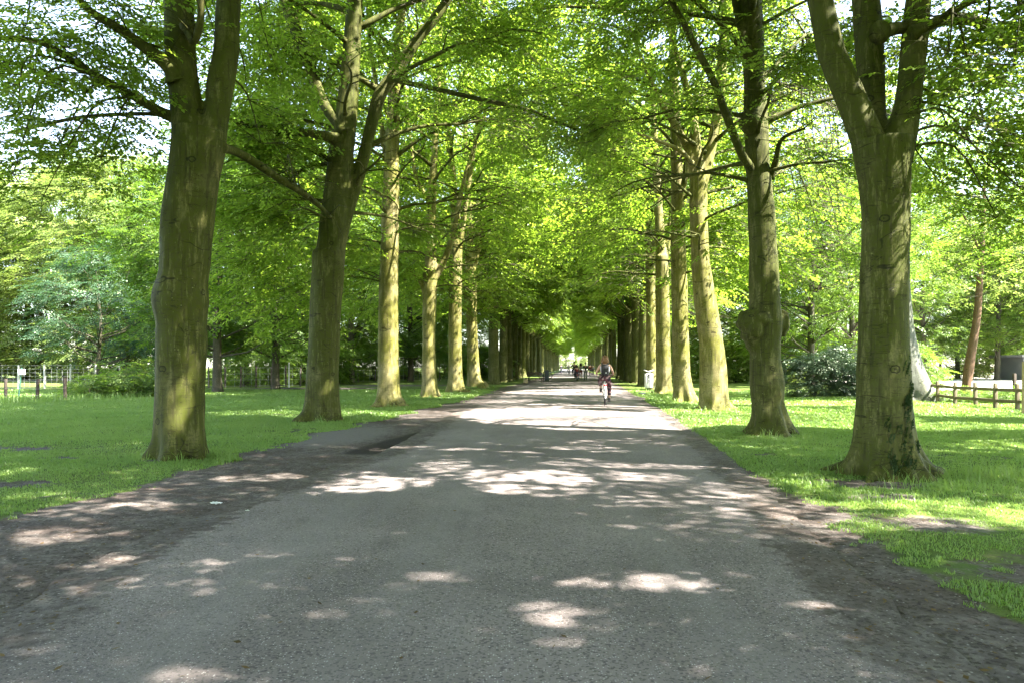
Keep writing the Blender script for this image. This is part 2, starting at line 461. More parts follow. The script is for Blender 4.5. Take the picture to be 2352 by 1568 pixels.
# ---------------------------------------------------------------- ground plan
ROAD_L = np.array([(-2.6, -30), (-2.25, -4), (-2.3, 3.2), (-2.5, 4.8), (-2.35, 7.1), (-2.0, 9.4), (-1.65, 11.4), (-1.5, 15), (-1.35, 20), (-0.8, 29), (0.35, 45), (2.6, 70), (5.4, 100), (14.4, 200), (23.4, 300), (32.4, 400)], float)
ROAD_R = np.array([(1.2, -30), (1.5, -4), (1.66, 3), (1.78, 4.1), (2.05, 6), (2.75, 10), (3.46, 15), (4.1, 20), (5.0, 29), (6.6, 45), (8.9, 70), (11.6, 100), (20.6, 200), (29.6, 300), (38.6, 400)], float)
ROAD_L = catmull(ROAD_L, 8); ROAD_R = catmull(ROAD_R, 8)
def road_l(Y): return np.interp(Y, ROAD_L[:, 1], ROAD_L[:, 0])
def road_r(Y): return np.interp(Y, ROAD_R[:, 1], ROAD_R[:, 0])
GR_L = np.array([(-4.9, -30), (-4.7, 4), (-4.35, 5.8), (-4.15, 7.5), (-4.25, 9), (-4.1, 11), (-4.05, 14), (-3.75, 16.5), (-3.2, 19.5), (-2.5, 24), (-1.9, 30), (-0.7, 45), (1.6, 70), (4.5, 100), (31, 400)], float)
GR_R = np.array([(3.1, -30), (2.9, 2.5), (2.75, 4), (2.8, 5), (3.0, 6.5), (3.1, 8.5), (3.1, 10), (3.25, 12.5), (3.75, 16.5), (4.5, 21), (5.4, 29), (7.2, 45), (9.8, 70), (12.6, 100), (39.8, 400)], float)
DIRT_SPOTS = [(-8.2, 11.8, 1.2, 0.5, .55), (-6.6, 10.6, .9, .35, .5), (-7.3, 9.2, 1.1, .35, .5), (-5.6, 8.1, .9, .3, .6), (-6.8, 7.2, 0.5, .25, .6), (-9.8, 12.8, .8, .5, .5), (-5.3, 6.6, 1.1, .22, .55),
              (4.2, 8.3, 0.75, 0.45, .75), (3.9, 7.4, .55, .3, .75), (4.7, 5.9, .8, .35, .5), (5.3, 6.6, .6, .3, .5), (3.8, 11.0, .5, .3, .5), (3.6, 6.1, .7, .5, .6), (3.6, 4.6, .9, .8, .55), (4.4, 4.0, .9, .6, .5),
              (-12.5, 45, 5, 2, .8), (-8, 52, 5, 2.5, .8), (-4.97, 10.2, .7, .35, .45)]
def dirt(x, Y):
    gl = np.interp(Y, GR_L[:, 1], GR_L[:, 0]); gr = np.interp(Y, GR_R[:, 1], GR_R[:, 0])
    wob = (fbm(x * 0.9 + 40, Y * 0.9, 3) - 0.5) * 1.1
    a = sstep(-0.35, 0.35, np.minimum(x - gl, gr - x) + wob)
    for cx, cy, rx, ry, k in DIRT_SPOTS:
        q = ((x - cx) / rx) ** 2 + ((Y - cy) / ry) ** 2
        a = np.maximum(a, k * 1.25 * np.exp(-q * 0.9))
    a = np.maximum(a, 0.45 * sstep(0.60, 0.75, fbm(x * 0.45 + 9, Y * 0.8 + 3, 3)) * (Y < 26))
    return np.clip(a, 0, 1)
def sandf(x, Y):
    q = ((x + 3.3) / 1.0) ** 2 + ((Y - 14.2) / 2.8) ** 2
    far = (np.minimum(x - road_l(Y), road_r(Y) - x) > -1.5) & (Y > 17)
    return np.clip(1.1 * np.exp(-q * 1.0) + 0.35 * far, 0, 1)

def grow(a, b, step0, k):
    out = [a]; s = step0
    while out[-1] < b: out.append(out[-1] + s); s *= k
    return np.array(out)
xs = np.unique(np.concatenate([-grow(16, 900, 0.6, 1.13)[::-1], np.arange(-16, 16.01, 0.25), grow(16, 900, 0.6, 1.13)]))
ys = np.unique(np.concatenate([-grow(6, 900, 0.8, 1.2)[::-1], np.arange(-6, 34, 0.25), grow(34, 1200, 0.5, 1.08)]))
Xg, Yg = np.meshgrid(xs, ys)
xf, yf = Xg.ravel(), Yg.ravel()
off_road = np.maximum(road_l(yf) - xf, xf - road_r(yf))
zb = (fbm(xf * 0.7, yf * 0.7, 3) - 0.5) * 0.10 * sstep(0.5, 1.5, off_road) - 0.03 * (1 - sstep(0.15, 0.55, off_road))
dent = np.exp(-((xf + 1.80 + .15 * (15 - yf)) / (.17 + .06 * np.clip(15.4 - yf, 0, 5))) ** 2) * sstep(10.8, 11.5, yf) * (1 - sstep(15, 16.5, yf))
zb = zb - 0.05 * dent
zb = np.where(yf > 60, zb * 0.3, zb)
def ground_z(x, y):
    o = np.maximum(road_l(y) - x, x - road_r(y))
    z = (fbm(x * 0.7, y * 0.7, 3) - 0.5) * 0.10 * sstep(0.5, 1.5, o) - 0.03 * (1 - sstep(0.15, 0.55, o))
    return np.where(y > 60, z * .3, z)
nx, ny = len(xs), len(ys)
ii, jj = np.meshgrid(np.arange(nx - 1), np.arange(ny - 1))
a = (jj * nx + ii).ravel()
quads = np.stack([a, a + 1, a + 1 + nx, a + nx], 1)
g = link('ground', np_mesh('ground', np.stack([xf, yf, zb], 1), [quads], M['ground'],
         vattr={'dirt': np.clip(dirt(xf, yf) + 0.35 * dent, 0, 1), 'sand': sandf(xf, yf) * (1 - dent), 'mud': dent}))
tag(g, 'park lawn worn to bare brown soil along both sides of the road', 'ground', kind='structure')

# road sheet
yr = np.concatenate([np.arange(-25, 30, 0.12), grow(30, 400, 0.3, 1.03)])
nu = 23
us = np.concatenate([np.linspace(0, 0.24, 11), np.linspace(0.3, 0.7, 7), np.linspace(0.76, 1, 11)]); nu = len(us)
EXT = 0.42
L = road_l(yr) - EXT + (fbm(yr * 2.6, yr * 0 + 3, 4) - 0.5) * 0.13
R = road_r(yr) + EXT + (fbm(yr * 2.6, yr * 0 + 77, 4) - 0.5) * 0.13
RX = L[:, None] * (1 - us) + R[:, None] * us
RY = np.repeat(yr[:, None], nu, 1)
RZ = np.full_like(RX, 0.006) + 0.035 * (1 - (2 * us - 1) ** 2)[None, :]
edge = np.minimum(RX - L[:, None], R[:, None] - RX)
edge_a = np.clip(1 - edge / (2 * EXT), -.6, 1)
ny2 = len(yr)
ii, jj = np.meshgrid(np.arange(nu - 1), np.arange(ny2 - 1))
a = (jj * nu + ii).ravel()
rd = link('road', np_mesh('road', np.stack([RX.ravel(), RY.ravel(), RZ.ravel()], 1), [np.stack([a, a + 1, a + 1 + nu, a + nu], 1)], M['road'], vattr={'edge': edge_a.ravel()}))
tag(rd, 'grey speckled asphalt road running straight down the middle of the avenue', 'road', kind='structure')

# sandy paddock to the right beyond the rail fence, and bright square at the end
def sheet(name, poly, z, mat, label, cat):
    V = [(x, y, z) for x, y in poly]
    me = bpy.data.meshes.new(name); me.from_pydata(V, [], [list(range(len(V)))]); me.materials.append(mat)
    o = link(name, me); tag(o, label, cat, kind='structure'); return o
sheet('paddock', [(22, 40), (60, 36), (95, 60), (95, 118), (52, 112), (31, 72)], 0.07, M['sandfield'], 'pale sunlit sand paddock beyond the timber rail fence', 'paddock')
sheet('square', [(2, 318), (60, 312), (70, 420), (0, 430)], 0.05, M['sandfield'], 'bright sunlit open square at the far end of the avenue', 'square')

# ---------------------------------------------------------------- light map: gaps in the canopy
LIT = [  # px x0,x1,y0,y1, keep fraction of leaves, on-ground
    (1090, 1640, 944, 992, .0), (1030, 1400, 938, 966, .0), (1480, 2060, 936, 984, .02), (1900, 2420, 972, 990, .05), (1960, 2420, 934, 962, .05),
    (1150, 1560, 894, 908, .0), (1180, 1460, 884, 891, .15), (1500, 1960, 918, 930, .1),
    (640, 860, 940, 962, .15), (480, 700, 942, 956, .2), (860, 1060, 942, 960, .1), (930, 1100, 905, 915, .1), (1050, 1240, 915, 926, .15),
    (990, 1120, 1033, 1039, 0.20), (1180, 1440, 1030, 1044, 0.20), (1110, 1230, 1040, 1050, 0.32),
    (710, 990, 1095, 1138, 0.20), (740, 900, 1080, 1106, 0.40), (940, 1080, 1060, 1090, 0.36), (1150, 1340, 1085, 1118, 0.20), (1060, 1260, 1122, 1142, 0.24), (1230, 1420, 1060, 1074, 0.28), (1350, 1600, 1068, 1082, 0.20), (1380, 1580, 1090, 1112, 0.28), (1520, 1640, 1058, 1072, 0.20),
    (500, 700, 1082, 1106, 0.28), (320, 410, 1150, 1172, 0.28), (30, 260, 1210, 1250, 0.24), (190, 310, 1268, 1305, 0.32), (0, 60, 1080, 1098, 0.28), (50, 140, 1128, 1146, 0.28),
    (890, 1070, 1322, 1362, .12), (1240, 1590, 1332, 1372, .1), (1330, 1480, 1345, 1400, 0.36), (1690, 1890, 1375, 1412, .12), (1160, 1420, 1405, 1452, .12), (1120, 1250, 1458, 1492, .15),
    (380, 920, 1490, 1570, .06), (300, 560, 1525, 1590, .1), (800, 930, 1215, 1232, 0.36), (1640, 1740, 1128, 1142, 0.24),
    (2000, 2360, 1146, 1178, 0.26), (1870, 2000, 1145, 1160, 0.36), (2260, 2400, 1012, 1034, 0.20), (2150, 2360, 1180, 1215, 0.44), (2080, 2250, 1028, 1040, 0.40),
]
LE = []
for x0, x1, y0, y1, k in LIT:
    xa, ya = gp((x0 + x1) / 2, y0); _, yb = gp((x0 + x1) / 2, y1)
    cy = (ya + yb) / 2
    s = cy / F
    LE.append((((x0 + x1) / 2 - CX) * s, cy, (x1 - x0) / 2 * s, max(abs(ya - yb) / 2, 0.05), k))
LE = np.array(LE)
def lit_keep(P, ground=True):
    """probability that a leaf at P survives (canopy gaps)"""
    t = P[:, 2] / SDIR[2]
    gx = P[:, 0] - SDIR[0] * t; gy = P[:, 1] - SDIR[1] * t
    gx = gx + (fbm(gx * 1.7 + 5, gy * 1.7, 2) - .5) * 0.5
    gy = gy + (fbm(gx * 1.3 + 50, gy * 2.0, 2) - .5) * (0.25 + 0.02 * gy)
    keep = np.ones(len(P))
    for cx, cy, rx, ry, k in (LE if ground else ()):
        q = ((gx - cx) / rx) ** 2 + ((gy - cy) / ry) ** 2
        keep = np.where(q < 1.0, np.minimum(keep, k), keep)
    if len(TUBES):
        v = P[:, None, :] - TUBES[None, :, :3]
        t = v @ SDIR
        d2 = (v ** 2).sum(2) - t ** 2
        nz = .55 + 1.0 * fbm(P[:, 2] * 1.6 + 11, P[:, 1] * 1.2 + P[:, 0] * .6, 2)
        hit = (t > np.where(TUBES[None, :, 3] > .8, 1.6, .3)) & (d2 < (TUBES[None, :, 3] * nz[:, None]) ** 2)
        keep = np.where(hit.any(1), np.minimum(keep, .04), keep)
    return keep
def trunk_sun(px, py0, py1, Y, rad, step, jx=0.0):
    out = []
    for py in np.arange(py0, py1, step):
        p = at(px + jx * (py - py0), py, Y); out.append((p.x + .12, p.y - .2, p.z, rad * 1.15))
    return out
_T = []
_T += trunk_sun(1650, 520, 945, 22.5, .62, 26, .06)                       # third right beech
_T += trunk_sun(1525, 600, 900, 36.0, .62, 22)                            # fifth right beech
_T += trunk_sun(1575, 640, 900, 27.5, .26, 52)                            # fourth right beech, striped
_T += trunk_sun(1500, 640, 860, 42.5, .4, 34)
_T += trunk_sun(895, 400, 930, 24.4, .24, 46)                             # third left beech, dappled
_T += trunk_sun(990, 520, 910, 31.4, .24, 44)
_T += trunk_sun(1050, 480, 900, 37.9, .42, 30)
_T += trunk_sun(1095, 640, 880, 46.5, .32, 34)
_T += [(*at(425, 900, 10.3), .17), (*at(440, 880, 10.3), .12), (*at(405, 980, 10.3), .1), (*at(415, 95, 10.3), .1), (*at(760, 880, 17.2), .12), (*at(2060, 560, 8.8), .16), (*at(2055, 640, 8.8), .12), (*at(2045, 430, 8.8), .14), (*at(2040, 200, 8.8), .12), (*at(1775, 660, 14), .12), (*at(800, 250, 17.2), .15), (*at(805, 60, 17.2), .15), (*at(1000, 400, 31), .3), (*at(690, 90, 17), .2)]
_T += [(*at(px_, py_, Y_), .95) for px_, py_, Y_ in [(1440, 500, 31), (1380, 475, 32), (1315, 515, 33), (1255, 535, 34), (1480, 450, 30), (1150, 575, 41), (1200, 515, 39), (690, 560, 22), (620, 520, 19), (1900, 570, 18.5), (1850, 520, 18)]]
TUBES = np.array(_T)

# ---------------------------------------------------------------- sprays of leaves
def make_spray(r, n=24):
    P, D, N = [], [], []
    m = n // 2
    for side in (-1, 1):
        for i in range(m):
            t = 0.12 + 0.88 * (i + r.random() * .6) / m
            tw = r.random() < 0.65
            off = (0.05 + 0.30 * r.random() * (1.15 - t)) if tw else 0.02
            ang = side * math.radians(r.uniform(35, 75))
            base = np.array([t, 0.04 * math.sin(5 * t), -0.10 * t * t])
            dir2 = np.array([math.cos(ang), math.sin(ang), 0])
            p = base + dir2 * off * 1.0
            a2 = ang * r.uniform(0.3, 1.1)
            d = np.array([math.cos(a2), math.sin(a2), r.uniform(-.35, .12)]); d /= np.linalg.norm(d)
            nn = np.array([r.uniform(-.35, .35), r.uniform(-.45, .45), 1.0]); nn -= d * nn.dot(d); nn /= np.linalg.norm(nn)
            P.append(p); D.append(d); N.append(nn)
    return np.array(P), np.array(D), np.array(N)
SPRAYS = [make_spray(rng, 28) for _ in range(16)]

def leaves_from_sprays(O, DIR, S, local=None, droop=(-0.55, 0.1), L0=0.088, W0=0.056, Lsp=0.72, cull=None, rnd=rng, roll=0.32):
    """O (n,3) spray origins, DIR (n,2) heading, S (n,) scale. returns V, quads, tint, twig V, twig tris"""
    n = len(O)
    yaw = np.arctan2(DIR[:, 1], DIR[:, 0])
    pit = rnd.uniform(droop[0], droop[1], n)
    rol = rnd.normal(0, roll, n)
    cy, sy, cp, sp, cr, sr = np.cos(yaw), np.sin(yaw), np.cos(pit), np.sin(pit), np.cos(rol), np.sin(rol)
    X = np.stack([cy * cp, sy * cp, sp], 1)
    Y0 = np.stack([-sy, cy, np.zeros(n)], 1)
    Z0 = np.cross(X, Y0)
    Yv = Y0 * cr[:, None] + Z0 * sr[:, None]
    Zv = np.cross(X, Yv)
    var = rnd.integers(0, len(SPRAYS), n)
    stint = rnd.random(n)
    Vs, Ts = [], []
    for v, (P, D, N) in enumerate(SPRAYS):
        k = np.where(var == v)[0]
        if not len(k): continue
        R3 = np.stack([X[k], Yv[k], Zv[k]], 2)          # columns
        s = S[k][:, None, None]
        p = O[k][:, None, :] + s * Lsp * np.einsum('kij,mj->kmi', R3, P)
        d = np.einsum('kij,mj->kmi', R3, D); nn = np.einsum('kij,mj->kmi', R3, N)
        m = P.shape[0]
        ls = (rnd.uniform(0.75, 1.2, (len(k), m, 1))) * s * L0
        ws = ls * (W0 / L0) * rnd.uniform(.85, 1.1, (len(k), m, 1))
        sd = np.cross(d, nn)
        tip = p + d * ls - nn * ls * 0.12
        mid = p + d * ls * 0.48 + nn * ws * 0.14
        q = np.stack([p, mid + sd * ws * 0.5, tip, mid - sd * ws * 0.5], 2).reshape(-1, 4, 3)
        t = np.clip(0.55 * stint[k][:, None] + 0.45 * rnd.random((len(k), m)), 0, 1).ravel()
        if cull is not None:
            c = q.mean(1) + (0 if local is None else np.array(local))
            ok = rnd.random(len(c)) < cull(c)
            q, t = q[ok], t[ok]
        Vs.append(q); Ts.append(t)
    q = np.concatenate(Vs); t = np.concatenate(Ts)
    # twigs: thin three-sided spikes
    tip = O + X * (S * Lsp * 0.95)[:, None] + np.array([0, 0, -0.06]) * S[:, None]
    w = (0.006 * S)[:, None]
    TV = np.stack([O + Yv * w, O - Yv * w * .5 + Zv * w, O - Yv * w * .5 - Zv * w, tip], 1)
    return q, t, TV

def crown_mesh(name, q, t, TV, lm, tm):
    n, m = len(q), len(TV)
    V = np.concatenate([q.reshape(-1, 3), TV.reshape(-1, 3)])
    Q = np.arange(n * 4).reshape(-1, 4)
    b = n * 4 + np.arange(m)[:, None] * 4
    T = np.concatenate([b + np.array([0, 1, 3]), b + np.array([1, 2, 3]), b + np.array([2, 0, 3])])
    mi = np.concatenate([np.zeros(n), np.ones(len(T))])
    return np_mesh(name, V, [Q, T], [lm, tm], fattr={'tint': np.concatenate([t, np.zeros(len(T))])}, midx=mi)

# ---------------------------------------------------------------- limbs & branches
def stem_point(stems, z, r):
    c = [s for s in stems if s[:, 2].min() <= z <= s[:, 2].max()]
    s = c[r.integers(len(c))] if c else max(stems, key=lambda q: q[:, 2].max())
    k = np.argsort(s[:, 2])
    return np.array([np.interp(z, s[k, 2], s[k, i]) for i in range(4)])

def gen_limbs(stems, centre, r, n=26, zlo=4.6, zhi=17, R=6.0, Ry=None, zfloor=None):
    """returns limbs: list of (list of tubes), and twig sites (pos, dir)"""
    limbs, sites = [], []
    Ry = Ry or R
    az0 = r.random() * 6.28
    for i in range(n):
        f = (i + r.random()) / n
        z = zlo + (zhi - zlo) * f ** 1.15
        sp = stem_point(stems, z, r)
        az = az0 + i * 2.4 + r.normal(0, .3)
        prof = math.sin(PI * min(max((z - zlo + 2.0) / (zhi - zlo + 5.5), 0.05), .97)) ** 0.6
        Lh = (R * abs(math.cos(az)) + Ry * abs(math.sin(az))) / (abs(math.cos(az)) + abs(math.sin(az))) * prof * r.uniform(.75, 1.1)
        rise = Lh * r.uniform(.15, .65) * (0.5 + f) * (1 if f > .12 else .6)
        d = np.array([math.cos(az), math.sin(az), 0]); sd = np.array([-d[1], d[0], 0])
        ts = np.linspace(0, 1, 7)
        bend = r.normal(0, .12); droop = r.uniform(0.1, .5) * (1.2 - f)
        pts = [sp[:3] + d * Lh * t + sd * bend * Lh * math.sin(PI * t) * t + np.array([0, 0, rise * (t ** .8) - droop * Lh * .55 * t ** 2.6]) + r.normal(0, .035 * Lh * t, 3) * .5 for t in ts]
        r0 = min(sp[3] * .4, 0.012 + 0.0085 * Lh)
        rad = [r0 * (1.55 if k == 0 else 1) * (1 - .86 * t) + .004 for k, t in enumerate(ts)]
        tubes = [(catmull(pts, 2), np.interp(np.linspace(0, 1, 13), ts, rad))]
        P = catmull(pts, 3)
        for k in range(int(r.integers(5, 8))):
            t = r.uniform(.22, .97); idx = int(t * (len(P) - 1))
            b0 = P[idx]; tang = P[min(idx + 1, len(P) - 1)] - P[max(idx - 1, 0)]; tang = tang / (np.linalg.norm(tang) + 1e-9)
            a2 = math.atan2(tang[1], tang[0]) + r.choice([-1, 1]) * r.uniform(.5, 1.15)
            l2 = Lh * r.uniform(.22, .46) * (1.1 - .4 * t)
            dd = np.array([math.cos(a2), math.sin(a2), 0])
            q = [b0 + dd * l2 * u + np.array([0, 0, l2 * (.25 * u - r.uniform(.2, .6) * u * u)]) + r.normal(0, .05 * l2 * u, 3) for u in (0, .35, .7, 1)]
            rr = max(.006, rad[min(int(t * 6), 6)] * .5)
            tubes.append((q, [rr, rr * .75, rr * .5, .003]))
            for u in np.arange(.15, 1.05, .12):
                j = min(int(u * 3), 2); v = u * 3 - j
                p = q[j] * (1 - v) + q[j + 1] * v if j < 3 else q[3]
                sites.append((p, a2 + r.choice([-1, 1]) * r.uniform(.2, .9)))
        for u in np.linspace(.35, 1, 10):
            p = P[int(u * (len(P) - 1))]
            sites.append((p, az + r.choice([-1, 1]) * r.uniform(.2, 1.0)))
        limbs.append(tubes)
    return limbs, sites

LIMBS = []
STRIPS = []      # (Y, array(py, px, hw)) of the trunks that stand clear in the photograph
def proj(P):
    Y = np.maximum(P[:, 1], 0.2)
    return CX + P[:, 0] / Y * F, HY - (P[:, 2] - CH) / Y * F

def site_filter(P, r, low_in=5.7, low_out=3.0):
    """which spray sites are kept: clear boles, an arch over the road, nothing by the lens"""
    u = P[:, 0] - axis(P[:, 1])
    au = np.abs(u)
    zmin = np.where(au < 4.0, low_in, low_out + (low_in - low_out) * (1 - sstep(4.0, 7.0, au))) + r.normal(0, .35, len(P))
    ok = P[:, 2] > zmin
    dist = np.linalg.norm(P - np.array([0, 0, CH]), axis=1)
    ok &= ~((dist < 6.5) & (P[:, 1] > 0.5) & (P[:, 2] < 1.6 + .55 * P[:, 1]))
    px, py = proj(P)
    for Yt, st in STRIPS:
        k = np.argsort(st[:, 0])
        c = np.interp(py, st[k, 0], st[k, 1]); h = np.interp(py, st[k, 0], st[k, 2])
        inside = (np.abs(px - c) < h + 0.28 / np.maximum(P[:, 1], .5) * F) & (P[:, 1] < Yt + .4) & (P[:, 1] > 1) & (py > st[:, 0].min() - 30)
        ok &= ~(inside & (r.random(len(P)) < (.93 if Yt < 20 else .88) * np.where(py < (250 if Yt > 20 else -99), .35, 1)))
    if LIMBS:
        Lp = np.vstack(LIMBS)
        m = (P[:, 1] > 4) & (P[:, 1] < 17)
        d = np.full(len(P), 99.0)
        d[m] = np.sqrt(((np.stack([px, py], 1)[m][:, None, :] - Lp[None, :, :2]) ** 2).sum(2)).min(1)
        ok &= ~((d < 20) & (r.random(len(P)) < .6))
    return ok

def lod(P):
    d = np.linalg.norm(P - np.array([0, 0, CH]), axis=1)
    vis = (P[:, 1] > 1.0) & (P[:, 2] < CH + .545 * P[:, 1] + 2.4) & (np.abs(P[:, 0]) < .76 * P[:, 1] + 1.5)
    return np.where(vis, np.clip(d / 17.5, .8, 2.0), 2.3), vis

def row_crown(root_loc, stems, r, n_limbs=26, R=6.2, Ry=5.0, fill=650, dens=1.0, zhi=17, zlo=4.6, hang=(), extra=()):
    limbs, sites = gen_limbs(stems, None, r, n_limbs, zlo, zhi, R, Ry)
    ex = [catmull(e, 6) for e in extra]
    anchors = np.vstack([e for e in ex] + [st[st[:, 2] > 3] for st in stems])
    for e in ex:                       # side shoots along the big low limbs
        nE = len(e)
        for k in range(int(nE * .3), nE):
            if r.random() < .7:
                a2 = r.random() * 6.28; l2 = r.uniform(.5, 1.3); b0 = e[k, :3]
                dd = np.array([math.cos(a2), math.sin(a2), r.uniform(-.4, .5)])
                q = [b0, b0 + dd * l2 * .5 + np.array([0, 0, .05]), b0 + dd * l2 + np.array([0, 0, -.12])]
                limbs.append([(q, [.012, .008, .003])])
                for u in (.3, .5, .7, .85, 1.0):
                    sites.append((q[0] * (1 - u) + q[2] * u, a2 + r.normal(0, .6)))
    for px, py, Yh, nh, sp in hang:
        c = np.array(at(px, py, Yh)[:])
        j = np.argmin(np.linalg.norm(anchors[:, :3] - (c + np.array([0, 0, .5])), axis=1)); b0 = anchors[j, :3]
        mid = (b0 + c) / 2 + np.array([0, 0, .25 * np.linalg.norm(c - b0)]) + r.normal(0, .1, 3)
        tb = [(catmull([b0, mid, c], 4), np.linspace(.022, .006, 9))]
        for k in range(nh):
            p = c + r.normal(0, 1, 3) * np.array([sp, sp, sp * .55])
            a2 = math.atan2(p[1] - b0[1], p[0] - b0[0]) + r.normal(0, .5)
            if k % 4 == 0: tb.append(([c, (c + p) / 2 + np.array([0, 0, .06]), p], [.006, .004, .002]))
            sites.append((p, a2))
        limbs.append(tb)
    P = np.array([s[0] for s in sites]); A = np.array([s[1] for s in sites])
    s, vis = lod(P)
    mult = np.where(vis, np.clip(2.3 * dens / s ** 1.6, .8, 3.2 * dens), 0.6)
    rep = np.floor(mult + r.random(len(P))).astype(int)
    P = np.repeat(P, rep, 0); A = np.repeat(A, rep); s = np.repeat(s, rep)
    P = P + r.normal(0, 1, P.shape) * np.array([.28, .28, .20]) * np.clip(s, .8, 1.8)[:, None]
    A = A + r.normal(0, .5, len(A))
    # the closed upper canopy
    c = np.mean([st[-1, :2] * .35 + st[0, :2] * .65 for st in stems], axis=0)
    Q = r.normal(0, 1, (fill, 3)); Q /= np.linalg.norm(Q, axis=1)[:, None]
    Q *= (r.random(fill) ** .4)[:, None]
    Q = Q * np.array([R * 1.0, Ry * .98, 5.6]) + np.array([c[0], c[1], 14.5])
    cl = fbm(Q[:, 0] * .7 + 3, Q[:, 1] * .7 + Q[:, 2] * .6, 2)
    Q = Q[cl > .40]
    s2, vis2 = lod(Q)
    rep = np.where(vis2, np.floor(np.clip(4.0 / s2 ** 1.6, 1, 5)), 1).astype(int)
    Q = np.repeat(Q, rep, 0); s2 = np.repeat(s2, rep)
    Q = Q + r.normal(0, .3, Q.shape) * (np.repeat(vis2, rep)[:, None])
    P = np.concatenate([P, Q]); s = np.concatenate([s, s2]); A = np.concatenate([A, r.random(len(Q)) * 6.28])
    ok = site_filter(P, r)
    P, s, A = P[ok], s[ok], A[ok]
    q, t, TV = leaves_from_sprays(P, np.stack([np.cos(A), np.sin(A)], 1), s, cull=lit_keep, rnd=r)
    q = q - np.array(root_loc); TV = TV - np.array(root_loc)
    return limbs, crown_mesh('crown', q, t, TV, M['leaf'], M['twig'])

def remesh_obj(name, tubes_mods, mat, voxel, seg=28, smooth=4, lumps=()):
    Vs, Q4, Q3, off = [], [], [], 0
    for pts, rad, mod in tubes_mods:
        V, Q = tube_np(pts, rad, seg, mod)
        t = Q[:, 3] < 0
        Vs.append(V); Q4.append(Q[~t] + off); Q3.append(Q[t][:, :3] + off); off += len(V)
    for c, rr in lumps:
        bm = bmesh.new(); bmesh.ops.create_icosphere(bm, subdivisions=3, radius=1)
        V = np.array([v.co[:] for v in bm.verts]); T = np.array([[v.index for v in f.verts] for f in bm.faces]); bm.free()
        V = V * (1 + .22 * vnoise(V, 2.0, c[0])[:, None] + .14 * vnoise(V, 5.0, c[1])[:, None]) * np.array(rr) + np.array(c)
        Vs.append(V); Q3.append(T + off); off += len(V)
    me = np_mesh(name, np.vstack(Vs), [np.vstack(Q4), np.vstack(Q3)], mat)
    o = link(name, me)
    md = o.modifiers.new('r', 'REMESH'); md.mode = 'VOXEL'; md.voxel_size = voxel; md.use_smooth_shade = True
    sm = o.modifiers.new('s', 'SMOOTH'); sm.iterations = smooth; sm.factor = .5
    dg = bpy.context.evaluated_depsgraph_get()
    me2 = bpy.data.meshes.new_from_object(o.evaluated_get(dg))
    me2.name = name
    o.modifiers.clear()
    o.data = me2
    bpy.data.meshes.remove(me)
    if not me2.materials: me2.materials.append(mat)
    return o

def base_lobes(seed, k=5, amp=.24, zs=.38, rough=.035):
    ph = random.Random(seed).random() * 6.28
    def f(th, p):
        z = max(p[2], 0)
        m = 1 + amp * math.exp(-z / zs) * np.cos(k * th + ph) + amp * .6 * math.exp(-z / zs) * np.cos((k - 2) * th - ph * 2)
        m = m + rough * np.array([mnoise.noise(Vector((math.cos(t) * 1.6 + seed, math.sin(t) * 1.6, z * 1.1))) for t in th])
        m = m + rough * .8 * np.array([mnoise.noise(Vector((math.cos(t) * 3.6 + seed, math.sin(t) * 3.6 + 9, z * 3.1))) for t in th])
        return m
    return f

def px_path(pts, Y, yoff=0.0):
    """[(px,py,hw)] -> (n,4) world xyz+radius; yoff spreads the path in depth towards its end"""
    out = []
    n = len(pts)
    for i, (px, py, hw) in enumerate(pts):
        Yi = Y + yoff * (i / max(1, n - 1))
        p = at(px, py, Yi)
        out.append((p.x, p.y, p.z, hw / F * Yi))
    return np.array(out)

